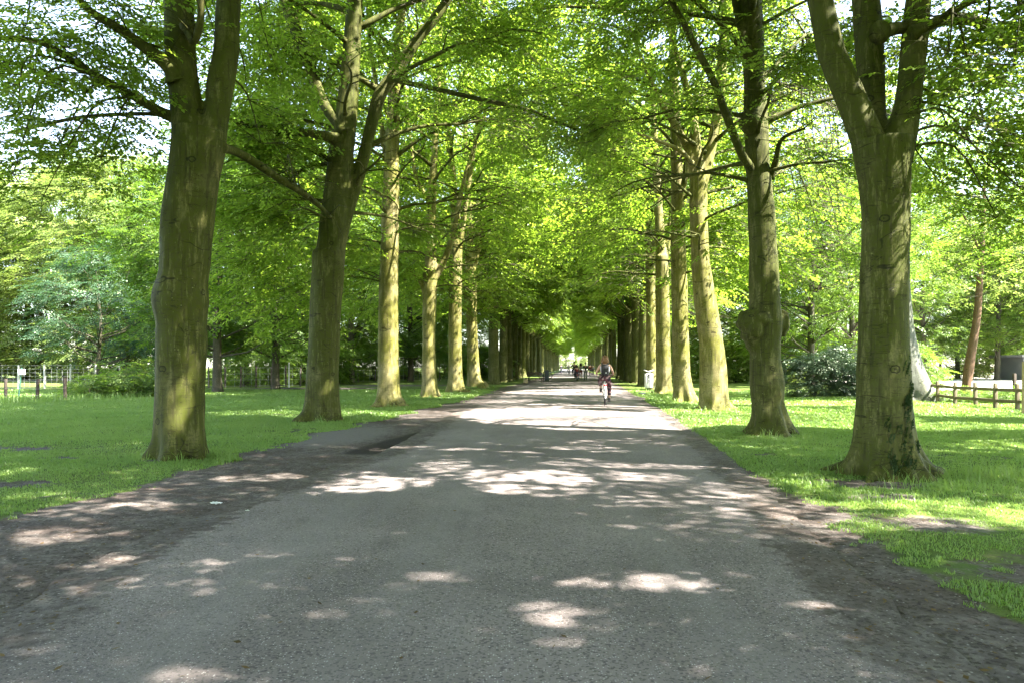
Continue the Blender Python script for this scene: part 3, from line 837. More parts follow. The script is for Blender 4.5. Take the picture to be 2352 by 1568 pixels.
AVENUE = 'beeches of the avenue'
def hero(label, Y, trunk, stems, limbs=(), voxel=.036, seed=1, R=6.2, n_limbs=32, lumps=(), zlo=4.8, fill=650, dens=1.25, extra_strip=True, kmod=5, hang=(), rough=.05):
    r = np.random.default_rng(seed)
    tp = px_path(trunk, Y)
    base = Vector((tp[0, 0], Y, 0))
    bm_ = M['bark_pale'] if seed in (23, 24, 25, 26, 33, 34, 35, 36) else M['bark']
    root = empty('beech_tree', base)
    tag(root, label, 'tree', AVENUE)
    tp0 = tp.copy()
    tp = np.vstack([[tp[0, 0], tp[0, 1], -.25, tp[0, 3] * 1.12], tp])
    tp = np.vstack([tp, tp[-1] + (tp[-1] - tp[-2]) * .25])
    T = catmull(tp, 7)
    bl = np.array(base)
    parts = [(T[:, :3] - bl, T[:, 3], base_lobes(seed, kmod, rough=rough))]
    rr0 = tp0[2, 3]; nR = int(r.integers(6, 9)); a0 = r.random() * 6.28
    for k in range(nR):
        a_ = a0 + 6.28 * k / nR + r.normal(0, .22); ln_ = rr0 * r.uniform(1.35, 2.1); w_ = rr0 * r.uniform(.16, .27)
        dx, dy = math.cos(a_), math.sin(a_); bend = r.normal(0, .18)
        q = [(dx * rr0 * .25, dy * rr0 * .25, rr0 * 1.25), (dx * rr0 * .72, dy * rr0 * .72, rr0 * .42), (dx * rr0 * 1.12 - dy * bend * rr0, dy * rr0 * 1.12 + dx * bend * rr0, .07), (dx * ln_ - dy * bend * ln_, dy * ln_ + dx * bend * ln_, -.06)]
        Qc = catmull(q, 4)
        parts.append((Qc, np.interp(np.linspace(0, 1, len(Qc)), [0, .33, .66, 1], [w_ * 1.3, w_ * 1.1, w_ * .75, w_ * .3]), None))
    sp = []
    for k, st in enumerate(stems):
        yo = (r.uniform(-1.2, 1.2) if k else 0.4)
        s = px_path(st, Y, yo)
        if seed == 31 and k == 1: s[1:, 1] += .22
        if s[-1, 2] < 16:
            dv = s[-1, :3] - s[-2, :3]; dv = dv / dv[2]; dv[:2] = np.clip(dv[:2], -.35, .35)
            hz = 16.5 - s[-1, 2]
            s = np.vstack([s, np.r_[s[-1, :3] + dv * hz * .5, max(s[-1, 3] * .6, .04)], np.r_[s[-1, :3] + dv * hz, .03]])
        S = catmull(s, 5)
        S[:, 3] = np.maximum(S[:, 3], .03)
        parts.append((S[:, :3] - bl, S[:, 3], base_lobes(seed + 7 + k, rough=.04)))
        sp.append(S)
    o = remesh_obj('trunk', parts, bm_, voxel, lumps=[(np.array(c) - bl, rr) for c, rr in lumps])
    o.parent = root
    for (lp, yo) in limbs:
        s = px_path(lp, Y, yo)
        S = catmull(s, 5)
        S[0, 3] *= 1.5; S[1, 3] *= 1.2
        me = tubes_mesh('limb', [(S[:, :3] - bl, S[:, 3])], bm_, 12)
        link('limb', me, root)
        sp_l = S
    if extra_strip:
        for st in [trunk] + list(stems):
            a = np.array([(p[1], p[0], p[2]) for p in st], float)
            a = a[a[:, 0] > -60]
            if len(a) > 1: STRIPS.append((Y, a))
        for lp, yo in limbs:
            LIMBS.append(catmull(np.array(lp, float), 4))
    return root, base, [tp0] + sp, r, dict(R=R, n_limbs=n_limbs, zlo=zlo, fill=fill, dens=dens, hang=hang), [px_path(l[0], Y, l[1]) for l in limbs]

def finish(h):
    root, base, sp, r, kw, extra = h
    limbs, cm = row_crown(base, sp, r, extra=extra, **kw)
    link('crown', cm, root)
    bl = np.array(base)
    hidden = []
    for tb in limbs:
        P = np.array(tb[0][0], float)
        px, py = proj(P[:6])
        u = abs(P[len(P) // 2][0] - axis(P[len(P) // 2][1]))
        seen = (P[:6, 1].min() > 2) and ((py > -20) & (px > -60) & (px < 2412)).any()
        tb = [(np.array(p) - bl, rr) for p, rr in tb]
        if seen: link('branch', tubes_mesh('branch', tb, M['bark'], 7), root)
        else: hidden += tb
    if hidden: link('upper_branches', tubes_mesh('upper_branches', hidden, M['bark_far'], 5), root)['kind'] = 'stuff'

H = []
# ---- left row
H.append(hero('stout mossy beech nearest on the left, forked high into two stems, beside the bare verge', 10.58,
    [(408, 1056, 70), (410, 1035, 61), (412, 1000, 56), (412, 900, 53), (416, 800, 55), (417, 740, 55), (415, 690, 61), (420, 640, 54), (425, 600, 54), (432, 500, 57), (446, 400, 56), (455, 345, 58), (459, 310, 58)],
    [[(446, 345, 44), (432, 268, 37), (422, 195, 33), (414, 120, 33), (411, 30, 33), (400, -150, 28), (380, -350, 20), (365, -600, 10)],
     [(482, 345, 34), (497, 268, 28), (507, 190, 30), (519, 120, 28), (524, 20, 27), (536, -150, 24), (560, -350, 20), (600, -600, 10)]],
    [([(405, 185, 20), (385, 150, 17), (330, 108, 13), (270, 65, 11), (210, 28, 9), (170, -10, 7), (90, -60, 4)], -.6),
     ([(410, 275, 14), (370, 258, 12), (330, 235, 10), (250, 190, 9), (180, 150, 8), (110, 105, 7), (50, 90, 6), (-20, 88, 4)], -.3),
     ([(395, 268, 5), (330, 262, 4.5), (200, 268, 4), (110, 285, 4), (20, 305, 3)], .8),
     ([(430, 60, 12), (445, 95, 9), (460, 50, 8), (462, -20, 7)], -.4),
     ([(505, 338, 11), (540, 348, 10), (580, 370, 10), (640, 410, 9), (690, 440, 8), (730, 470, 6), (760, 500, 4)], 2.0)],
    seed=21, voxel=.027, fill=200, zlo=8.5, n_limbs=22, dens=.6,
    hang=[(a_, b_, c_, int(d_ * (.5 if b_ < 180 else .75)), e_ * 1.25) for a_, b_, c_, d_, e_ in [(60, 60, 9.5, 40, .5), (150, 190, 10, 45, .55), (260, 120, 10.5, 40, .5), (40, 260, 9.5, 45, .5), (30, 400, 9.2, 40, .45), (140, 330, 9.8, 45, .5), (290, 250, 10.2, 40, .5), (230, 360, 10, 35, .45), (100, 450, 9.4, 26, .35), (330, 60, 11, 40, .5), (20, 150, 10, 40, .5), (200, 20, 10.5, 40, .55), (600, 330, 12, 30, .5), (660, 380, 12.5, 30, .5), (570, 230, 12, 40, .6), (620, 130, 13, 40, .6), (590, 30, 12.5, 40, .6)]]))
H.append(hero('second beech in the left row, split into a straight stem and a leaning one', 17.5,
    [(735, 970, 52), (737, 955, 43), (739, 930, 38), (741, 860, 36), (745, 780, 35), (748, 700, 35), (752, 640, 37), (755, 590, 37)],
    [[(752, 640, 34), (762, 560, 33), (770, 480, 31), (776, 420, 29), (786, 330, 28), (797, 250, 24), (805, 150, 21), (812, 50, 19), (818, -50, 17), (830, -250, 12), (840, -500, 6)],
     [(760, 640, 20), (776, 560, 19), (800, 480, 15), (828, 390, 14), (850, 300, 14), (872, 220, 15), (908, 168, 13), (960, 90, 12), (1010, 28, 11), (1040, -20, 10), (1100, -100, 8), (1180, -200, 5)]],
    [([(775, 322, 16), (755, 315, 12), (730, 310, 10), (690, 305, 9), (640, 300, 9), (590, 292, 7), (540, 285, 4)], -1.2),
     ([(895, 180, 7), (940, 192, 6), (1000, 205, 5.5), (1100, 228, 5), (1200, 250, 4.5), (1260, 272, 4), (1340, 305, 3)], -1.5),
     ([(795, 310, 12), (745, 240, 13), (718, 170, 13), (700, 120, 14), (680, 70, 14), (655, 0, 14), (640, -60, 12)], 1.2),
     ([(770, 375, 5), (740, 378, 4), (700, 385, 3.5), (680, 405, 2.5)], .6)],
    seed=22, voxel=.042, fill=200, hang=[(560, 610, 19.5, 36, .7), (620, 550, 19, 40, .8), (650, 670, 20.5, 36, .7), (570, 480, 18, 40, .8), (540, 700, 20, 26, .6), (650, 440, 17.5, 40, .8)]))
H.append(hero('third beech in the left row, single straight dappled trunk with flared foot', 24.4,
    [(893, 936, 42), (893, 925, 33), (892, 905, 27), (892, 850, 25), (892, 750, 23), (893, 650, 22), (895, 550, 21), (897, 480, 20), (899, 400, 18), (900, 330, 17)],
    [[(899, 400, 17), (902, 300, 15), (906, 200, 13), (915, 100, 11), (925, 0, 9), (940, -200, 5)],
     [(899, 400, 9), (880, 320, 7), (868, 220, 6), (850, 100, 5), (840, -50, 3)]], (), seed=23, voxel=.045, fill=200, hang=[(690, 600, 22, 36, .8), (600, 715, 22, 30, .7), (680, 735, 23, 30, .7), (820, 640, 25, 36, .8), (830, 715, 27, 30, .7)]))
H.append(hero('fourth beech in the left row, slim trunk with a small side limb curving left', 31.4,
    [(988, 914, 28), (988, 905, 21), (986, 870, 17), (985, 780, 15), (986, 700, 16), (988, 640, 17)],
    [[(988, 650, 14), (990, 560, 13), (990, 480, 12), (993, 430, 10), (998, 350, 8), (1003, 260, 7), (1010, 150, 5), (1015, 0, 3)],
     [(992, 650, 8), (1015, 610, 8), (1038, 550, 7), (1052, 480, 6), (1070, 400, 5), (1092, 330, 4)],
     [(990, 470, 7), (962, 425, 6), (952, 390, 5), (940, 300, 4), (930, 200, 3)]],
    [([(978, 672, 6), (962, 640, 6), (940, 618, 5.5), (915, 605, 4), (890, 590, 3)], -.6)], seed=24, voxel=.05, fill=200))
H.append(hero('fifth beech in the left row, brightly striped by sun along its trunk', 37.9,
    [(1048, 902, 28), (1047, 893, 21), (1046, 850, 16), (1045, 750, 15), (1046, 650, 15), (1048, 570, 14)],
    [[(1048, 600, 13), (1046, 500, 11), (1040, 420, 9), (1032, 330, 8), (1020, 230, 6), (1010, 100, 4)],
     [(1049, 600, 8), (1062, 520, 7), (1075, 430, 6), (1095, 300, 5), (1110, 150, 3)]], (), seed=25, voxel=.05, fill=200, hang=[(1150, 595, 41, 50, 1.1), (1200, 535, 39, 55, 1.2), (1105, 545, 37, 45, 1.0), (1175, 470, 36, 55, 1.2), (1130, 640, 43, 40, .9)]))
H.append(hero('sixth beech in the left row, leaning slightly with a wide mossy foot', 46.5,
    [(1096, 888, 25), (1092, 878, 19), (1088, 850, 15), (1084, 760, 13), (1081, 680, 14), (1080, 630, 14)],
    [[(1080, 650, 12), (1078, 560, 10), (1074, 450, 8), (1070, 330, 6), (1065, 180, 4)], [(1081, 650, 8), (1096, 580, 7), (1115, 480, 5), (1130, 380, 4)]],
    [([(1078, 660, 4), (1066, 640, 4), (1055, 622, 3)], -.3)], seed=26, voxel=.055, fill=200))
# ---- right row
H.append(hero('massive beech nearest on the right, forking into three stems, ivy on its flared foot', 9.05,
    [(2037, 1092, 104), (2036, 1075, 88), (2035, 1050, 77), (2033, 1010, 67), (2031, 950, 61), (2030, 880, 58), (2029, 800, 54), (2029, 700, 52), (2031, 600, 51), (2034, 500, 50), (2032, 440, 52), (2028, 380, 57), (2025, 335, 62)],
    [[(2012, 372, 38), (1988, 310, 35), (1960, 240, 33), (1930, 170, 31), (1907, 110, 29), (1883, 0, 27), (1850, -100, 24), (1810, -250, 24), (1760, -450, 14)],
     [(2040, 360, 34), (2034, 285, 26), (2026, 215, 26), (2018, 120, 31), (2009, 0, 31), (1997, -150, 28), (1990, -350, 20), (1985, -600, 10)],
     [(2052, 372, 38), (2071, 300, 34), (2086, 230, 28), (2098, 120, 28), (2109, 0, 27), (2130, -150, 24), (2150, -350, 18), (2180, -600, 9)]],
    [([(2020, 75, 18), (2060, 66, 14), (2120, 62, 13), (2180, 44, 13), (2235, 47, 12), (2300, 85, 9), (2370, 130, 7)], 1.0),
     ([(2100, 75, 12), (2150, 50, 10), (2210, 15, 8), (2270, -20, 6)], -.5)],
    seed=31, voxel=.026, fill=1000, kmod=6, zlo=8.5, n_limbs=22, dens=.75,
    hang=[(a_, b_, c_, int(d_ * .8), e_ * 1.25) for a_, b_, c_, d_, e_ in [(2180, 120, 8.6, 35, .4), (2260, 60, 8.8, 40, .45), (2330, 150, 8.4, 40, .4), (2240, 220, 8.8, 40, .4), (2320, 300, 8.5, 45, .42), (2270, 380, 8.7, 35, .35), (2340, 430, 8.5, 30, .3), (2180, 300, 9.3, 35, .4), (2200, 20, 9, 40, .5), (2160, 420, 9.6, 26, .35), (2350, 20, 8.6, 40, .5), (2290, 500, 9, 18, .25)]]))
bx = at(1722, 748, 14.2)
b2 = at(1796, 742, 14.3)
b3 = at(1733, 285, 14.2)
H.append(hero('second beech in the right row, dark and knotted, carrying a big round burl', 14.2,
    [(1770, 1000, 62), (1770, 988, 50), (1768, 965, 42), (1763, 930, 36), (1761, 880, 38), (1757, 830, 34), (1757, 780, 34), (1758, 740, 36), (1756, 690, 34), (1755, 620, 33), (1752, 560, 31), (1748, 480, 30), (1742, 400, 27), (1739, 340, 26)],
    [[(1740, 360, 26), (1736, 280, 27), (1733, 200, 24), (1730, 120, 24), (1727, 50, 25), (1722, -50, 22), (1715, -250, 15), (1710, -500, 7)],
     [(1722, 130, 10), (1702, 70, 8), (1690, 20, 7), (1670, -80, 5)]],
    [([(1738, 410, 11), (1718, 378, 10), (1700, 348, 9), (1670, 270, 9), (1640, 190, 8), (1600, 112, 8), (1565, 45, 7), (1535, -10, 6), (1500, -80, 4)], -1.4),
     ([(1768, 410, 8), (1782, 370, 7), (1790, 330, 5), (1810, 310, 4), (1850, 295, 3)], -.8),
     ([(1745, 190, 7), (1775, 160, 5), (1810, 120, 4), (1850, 80, 3)], .7)],
    seed=32, voxel=.03, fill=380,
    hang=[(1850, 350, 16, 30, .6), (1880, 450, 17, 30, .6), (1840, 545, 18, 30, .6), (1900, 590, 18.5, 30, .6), (1870, 240, 15.5, 30, .6), (1930, 510, 18, 30, .6), (1830, 150, 15.5, 30, .6), (1800, 640, 19, 26, .5), (1950, 640, 19.5, 26, .5), (1900, 330, 16.5, 30, .6), (1920, 240, 16, 40, .7), (1860, 120, 15.5, 40, .7), (1830, 290, 16, 36, .6), (1920, 120, 16, 40, .7), (1940, 420, 17, 30, .6), (1810, 40, 15.5, 40, .7), (1650, 120, 14.5, 30, .7), (1600, 230, 14.5, 26, .6)], rough=.065,
    lumps=[((bx.x - .02, bx.y - .06, bx.z + .06), (.24, .27, .27)), ((bx.x + .02, bx.y - .06, bx.z - .17), (.20, .24, .24)), ((bx.x + .16, bx.y - .26, bx.z + .10), (.19, .13, .13)), ((bx.x + .02, bx.y - .26, bx.z - .06), (.15, .13, .22)), ((bx.x + .10, bx.y - .02, bx.z - .38), (.16, .2, .2)), ((bx.x + .45, bx.y - .22, bx.z - 1.35), (.12, .1, .22)), ((bx.x + .30, bx.y - .25, bx.z - 1.2), (.1, .1, .18)), ((bx.x + .55, bx.y - .1, bx.z - 1.75), (.16, .14, .3)), ((bx.x + .25, bx.y - .2, bx.z - 1.75), (.15, .16, .28)), ((b2.x + .03, b2.y, b2.z), (.12, .17, .28)), ((b3.x - .12, b3.y - .1, b3.z), (.2, .2, .28))]))
H.append(hero('third beech in the right row, leaning over the road, its right flank sunlit', 22.5,
    [(1644, 944, 42), (1643, 935, 36), (1641, 910, 33), (1638, 850, 30), (1632, 780, 27), (1621, 700, 25), (1611, 620, 22), (1606, 540, 20), (1604, 460, 20), (1605, 410, 21)],
    [[(1602, 430, 12), (1582, 345, 11), (1552, 290, 9), (1522, 240, 8), (1492, 180, 6), (1460, 100, 4)],
     [(1604, 430, 14), (1600, 340, 11), (1590, 260, 9), (1562, 150, 7), (1532, 50, 5), (1510, -50, 4)],
     [(1610, 430, 14), (1632, 345, 12), (1650, 250, 12), (1660, 120, 11), (1668, 0, 10), (1672, -150, 6)]],
    [([(1592, 380, 6), (1560, 345, 5), (1500, 320, 4), (1440, 300, 3)], -1.5)], seed=33, voxel=.042, fill=200))
H.append(hero('fourth beech in the right row, fluted trunk in half shade behind the leaning sunlit one', 27.5,
    [(1573, 924, 34), (1572, 912, 27), (1569, 890, 23), (1565, 840, 20), (1562, 750, 19), (1560, 650, 18), (1558, 560, 17)],
    [[(1558, 600, 16), (1557, 500, 16), (1555, 400, 14), (1550, 250, 12), (1545, 100, 9), (1540, -100, 5)], [(1558, 480, 8), (1575, 400, 7), (1590, 300, 5), (1600, 180, 3)]], (), seed=34, voxel=.045, fill=200, hang=[(1440, 520, 31, 55, 1.1), (1380, 495, 32, 60, 1.2), (1315, 535, 33, 55, 1.1), (1255, 555, 34, 50, 1.0), (1480, 470, 30, 55, 1.1), (1420, 420, 30, 55, 1.2), (1350, 440, 31, 55, 1.2)], kmod=7))
H.append(hero('fifth beech in the right row, trunk glaring white in full sun beside the bin', 36.0,
    [(1524, 905, 28), (1525, 896, 21), (1525, 870, 18), (1523, 800, 17), (1522, 700, 16), (1520, 610, 15)],
    [[(1520, 640, 13), (1516, 540, 11), (1508, 400, 9), (1500, 250, 6), (1495, 100, 4)], [(1522, 640, 8), (1535, 540, 7), (1550, 420, 5), (1560, 300, 3)]], (), seed=35, voxel=.05, fill=200))
H.append(hero('sixth beech in the right row, greyish trunk directly behind the litter bin', 42.5,
    [(1499, 896, 18), (1498, 880, 13), (1496, 800, 11.5), (1495, 700, 11), (1494, 640, 11)],
    [[(1494, 660, 10), (1490, 560, 8), (1484, 440, 6), (1478, 300, 4)], [(1495, 660, 7), (1504, 560, 5), (1515, 440, 4)]], (), seed=36, voxel=.055, fill=200))

# ---- row trees beside and behind the camera (their crowns hang into the top corners and shade the road)
def side_tree(x, Y, label, seed, **kw):
    r = np.random.default_rng(seed)
    root = empty('beech_tree', (x, Y, 0)); tag(root, label, 'tree', AVENUE)
    T = np.array([(x, Y, -.2, .55), (x, Y, .3, .42), (x + .05, Y, 1.5, .36), (x, Y + .1, 4, .33), (x + .1, Y, 6.5, .30), (x, Y, 9, .2), (x + .2, Y, 13, .12), (x, Y, 18, .04)])
    S = catmull(T, 4)
    me = tubes_mesh('trunk', [(S[:, :3] - np.array([x, Y, 0]), S[:, 3])], M['bark'], 16)
    link('trunk', me, root)
    return root, Vector((x, Y, 0)), [S], r, {**dict(R=6.2, n_limbs=30, zlo=4.4, fill=560, dens=1.0), **kw}, []
H.append(side_tree(-5.7, 3.2, 'beech beside the camera, only its hanging leaves show in the top left corner', 41, fill=220))
H.append(side_tree(4.6, 1.2, 'beech beside the camera, only its hanging leaves show in the top right corner', 42))
H.append(side_tree(3.9, -6.2, 'beech behind the camera on the right, overhanging the road from outside the picture', 43, ))
H.append(side_tree(12.5, -2.5, 'tree outside the picture beyond the right row, behind the camera', 46))
H.append(side_tree(15.5, 8.5, 'tree outside the picture on the right, shading the near right lawn', 44, hang=[(2330, 560, 14, 20, .5)]))
H.append(side_tree(20.5, 15.5, 'leafy tree whose branches reach in at the right edge above the rail fence', 45, hang=[(2340, 620, 17, 40, .7), (2290, 520, 17.5, 40, .7), (2210, 470, 17.5, 40, .7), (2330, 430, 18, 40, .7), (2350, 700, 17, 30, .6)]))
for h in H: finish(h)

# ---------------------------------------------------------------- generic trees, built once and copied
def generic_tree(name, seed, Ht, R, zlow, trunk_r, lm, bark, s=1.9, clumps=60, per=24, fork=True, lean=0.0, droop=(-.7, .2), trunk_h=None, shade_in=True):
    """tree in local coordinates, hidden until placed"""
    r = np.random.default_rng(seed)
    root = empty(name, (0, 0, 0))
    th = trunk_h or Ht * .75
    pts = np.array([(0, 0, -.25, trunk_r * 1.7), (0, 0, .12, trunk_r * 1.35), (.02, 0, .6, trunk_r * 1.08), (lean * .15, r.normal(0, .05), th * .3, trunk_r * .92), (lean * .5 + r.normal(0, .1), r.normal(0, .1), th * .6, trunk_r * .7), (lean + r.normal(0, .2), r.normal(0, .2), th, trunk_r * .15)])
    S = catmull(pts, 4)
    tubes = [(S[:, :3], S[:, 3])]
    cc, co = [], []
    for i in range(clumps):
        z = zlow + (Ht - zlow) * r.random() ** .9
        f = (z - zlow) / (Ht - zlow)
        prof = (math.sin(PI * min(.97, .18 + .8 * f))) ** .65
        az = r.random() * 6.28; rad = R * prof * r.uniform(.35, 1.0) ** .6
        c = np.array([lean * f + math.cos(az) * rad, math.sin(az) * rad, z])
        cc.append((c, az))
        if i % 2 == 0:
            zs = max(zlow * .75, z - rad * r.uniform(.3, .8)); zs = min(zs, th * .95)
            b0 = np.array([np.interp(zs, S[:, 2], S[:, k]) for k in range(4)])
            mid = (b0[:3] * .5 + c * .5) + np.array([0, 0, -.1 * rad])
            rr = min(b0[3] * .5, .025 + .012 * rad)
            tubes.append(([b0[:3], mid, c], [rr, rr * .6, .006]))
    link('trunk', tubes_mesh('trunk', tubes, bark, 10), root)
    P, A = [], []
    for c, az in cc:
        n = int(per * r.uniform(.6, 1.4))
        d = r.normal(0, 1, (n, 3)) * np.array([.62, .62, .34]) * (R / 5.0) ** .5
        P.append(c + d); A.append(az + r.normal(0, .8, n))
    P = np.concatenate(P); A = np.concatenate(A)
    ok = P[:, 2] > zlow - .6
    P, A = P[ok], A[ok]
    q, t, TV = leaves_from_sprays(P, np.stack([np.cos(A), np.sin(A)], 1), np.full(len(P), s) * r.uniform(.8, 1.2, len(P)), rnd=r, droop=droop)
    link('crown', crown_mesh('crown', q, t, TV, lm, M['twig']), root)
    return root

USED = set()
def place(proto, x, y, label, cat, group=None, rz=None, sc=1.0, name=None):
    rz = random.random() * 6.28 if rz is None else rz
    if proto.name not in USED:
        USED.add(proto.name); o = proto
        o.location = (x, y, 0); o.rotation_euler = (0, 0, rz); o.scale = (sc,) * 3
    else:
        o = dup(proto, (x, y, 0), rz, sc)
    tag(o, label, cat, group)
    return o

# far part of the avenue
AV = [generic_tree('beech_tree', 60 + i, 20, 5.6, 7.2, .40, M['leaf'], M['bark_far'], s=1.9, clumps=125, per=24) for i in range(4)]
y = 55.0; k = 0
labels_l = ['seventh beech in the left row, straight grey-green trunk', 'eighth beech in the left row, dark trunk close behind the seventh']
while y < 312:
    j = random.uniform(-.5, .5)
    xl = -5.55 + .0755 * y + .0000 * y
    xr = 4.05 + .099 * y
    if y > 120:
        xl = -5.55 + .0755 * 120 + .088 * (y - 120); xr = 4.05 + .099 * 120 + .0905 * (y - 120)
    far = 'slim far beech in the {} row towards the bright end of the avenue'
    mid = 'dark beech trunk in the {} row, in the shaded stretch past the litter bin'
    ll = labels_l[k] if k < 2 else (mid if y < 110 else far).format('left')
    lr = 'seventh beech in the right row, mossy dark trunk just past the litter bin' if k == 0 else (mid if y < 110 else far).format('right')
    gl = AVENUE if k < 2 else ('mid left beeches' if y < 110 else 'far left beeches')
    gr_ = AVENUE if k == 0 else ('mid right beeches' if y < 110 else 'far right beeches')
    place(AV[k % 4], xl + j * .4, y + j, ll, 'tree', gl, sc=random.uniform(.92, 1.08))
    if k not in (5, 12, 19): place(AV[(k + 2) % 4], xr + j * .4, y + j * 1.5 - 4, lr, 'tree', gr_, sc=random.uniform(.92, 1.08))
    y += 8.0; k += 1

# woods either side
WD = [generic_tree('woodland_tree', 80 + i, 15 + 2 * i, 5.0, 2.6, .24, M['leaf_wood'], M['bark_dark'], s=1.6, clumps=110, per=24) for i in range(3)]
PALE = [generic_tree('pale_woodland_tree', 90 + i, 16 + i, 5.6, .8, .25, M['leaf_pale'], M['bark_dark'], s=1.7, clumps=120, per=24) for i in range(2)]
SMALL = generic_tree('young_tree', 95, 9.2, 3.6, 1.9, .13, M['leaf_blue'], M['bark_dark'], s=1.25, clumps=70, per=20)
SHRUB = [generic_tree('shrub', 97 + i, 2.3, 1.6, .15, .05, M['leaf_dark'], M['bark_dark'], s=.95, clumps=55, per=15, trunk_h=1.3) for i in range(2)]
UNDER = [generic_tree('understorey_bush', 101 + i, 3.6, 2.6, .2, .06, M['leaf_wood'], M['bark_dark'], s=1.4, clumps=55, per=14, trunk_h=2.0) for i in range(2)]

place(SMALL, -26.2, 45.0, 'young tree with bluish leaves and a thin bare trunk behind the weedy fence corner', 'tree')
def atg(px, Y): return ((px - CX) / F * Y, Y)
for px, Y, lab, v, sc in [
    (500, 38.0, 'slender dark woodland tree standing right of the nearest left beech', 0, .95),
    (633, 43.0, 'dark woodland tree left of the second left beech, a broken stub on its trunk', 1, .92),
    (808, 58.0, 'woodland tree on bare soil between the second and third left beeches', 2, .9),
    (943, 66.0, 'woodland tree between the third and fourth left beeches, deep in shade', 0, 1.05)]:
    x, Y = atg(px, Y); place(WD[v], x, Y, lab, 'tree', sc=sc)
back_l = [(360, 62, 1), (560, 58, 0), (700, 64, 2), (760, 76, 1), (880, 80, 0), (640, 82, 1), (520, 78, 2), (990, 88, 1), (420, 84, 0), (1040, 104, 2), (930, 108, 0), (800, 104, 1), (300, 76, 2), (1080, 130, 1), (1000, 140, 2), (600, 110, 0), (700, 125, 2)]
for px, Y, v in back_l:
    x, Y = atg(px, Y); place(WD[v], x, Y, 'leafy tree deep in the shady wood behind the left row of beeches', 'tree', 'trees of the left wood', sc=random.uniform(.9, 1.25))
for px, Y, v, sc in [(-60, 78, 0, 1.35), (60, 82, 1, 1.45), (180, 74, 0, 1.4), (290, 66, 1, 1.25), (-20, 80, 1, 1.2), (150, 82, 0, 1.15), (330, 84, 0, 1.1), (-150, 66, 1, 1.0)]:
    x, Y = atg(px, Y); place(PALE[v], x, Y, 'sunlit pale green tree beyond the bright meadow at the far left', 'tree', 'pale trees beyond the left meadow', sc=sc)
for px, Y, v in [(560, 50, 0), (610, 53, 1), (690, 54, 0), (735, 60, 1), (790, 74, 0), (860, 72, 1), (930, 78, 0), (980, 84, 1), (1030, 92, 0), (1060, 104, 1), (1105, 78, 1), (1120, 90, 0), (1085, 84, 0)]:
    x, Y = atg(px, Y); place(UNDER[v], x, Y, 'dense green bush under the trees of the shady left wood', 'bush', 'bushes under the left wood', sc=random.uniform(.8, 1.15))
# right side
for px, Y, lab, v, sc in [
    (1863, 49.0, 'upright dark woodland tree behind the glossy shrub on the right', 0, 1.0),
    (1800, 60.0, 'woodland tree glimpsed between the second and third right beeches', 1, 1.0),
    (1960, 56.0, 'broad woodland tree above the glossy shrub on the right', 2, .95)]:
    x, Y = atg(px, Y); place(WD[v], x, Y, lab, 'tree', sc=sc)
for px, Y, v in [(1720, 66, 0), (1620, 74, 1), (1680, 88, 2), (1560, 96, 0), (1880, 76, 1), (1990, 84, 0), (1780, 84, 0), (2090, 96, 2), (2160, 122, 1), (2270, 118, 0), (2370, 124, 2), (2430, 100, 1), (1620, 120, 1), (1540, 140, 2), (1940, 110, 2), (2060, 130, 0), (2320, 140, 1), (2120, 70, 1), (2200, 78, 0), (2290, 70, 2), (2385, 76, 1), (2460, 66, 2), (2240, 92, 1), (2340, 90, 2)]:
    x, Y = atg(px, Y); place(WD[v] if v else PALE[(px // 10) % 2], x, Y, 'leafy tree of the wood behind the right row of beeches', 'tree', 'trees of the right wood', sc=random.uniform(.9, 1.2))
for px, Y, v in [(1690, 62, 0), (1740, 66, 1), (1600, 84, 0), (1550, 100, 1), (1830, 70, 0)]:
    x, Y = atg(px, Y); place(UNDER[v], x, Y, 'dense green bush under the trees of the right wood', 'bush', 'bushes under the right wood', sc=random.uniform(.8, 1.1))
x, Y = atg(1870, 32.5); place(SHRUB[0], x, Y, 'dark glossy shrub with low spreading leaves, its left half beside the burl tree', 'shrub', sc=.8)
x, Y = atg(1945, 33.5); place(SHRUB[1], x, Y, 'taller dark glossy shrub right behind the massive right beech', 'shrub', sc=1.0)
x, Y = atg(2085, 44); place(UNDER[0], x, Y, 'dark bush by the end of the timber rail fence', 'bush', sc=.7)

for px, Y, v in [(1300, 352, 0), (1322, 372, 1), (1345, 345, 0), (1360, 362, 1), (1280, 365, 1)]:
    x, Y = atg(px, Y); place(PALE[v], x, Y, 'sunlit tree standing beyond the far end of the avenue', 'tree', 'trees closing the avenue', sc=random.uniform(.9, 1.1))
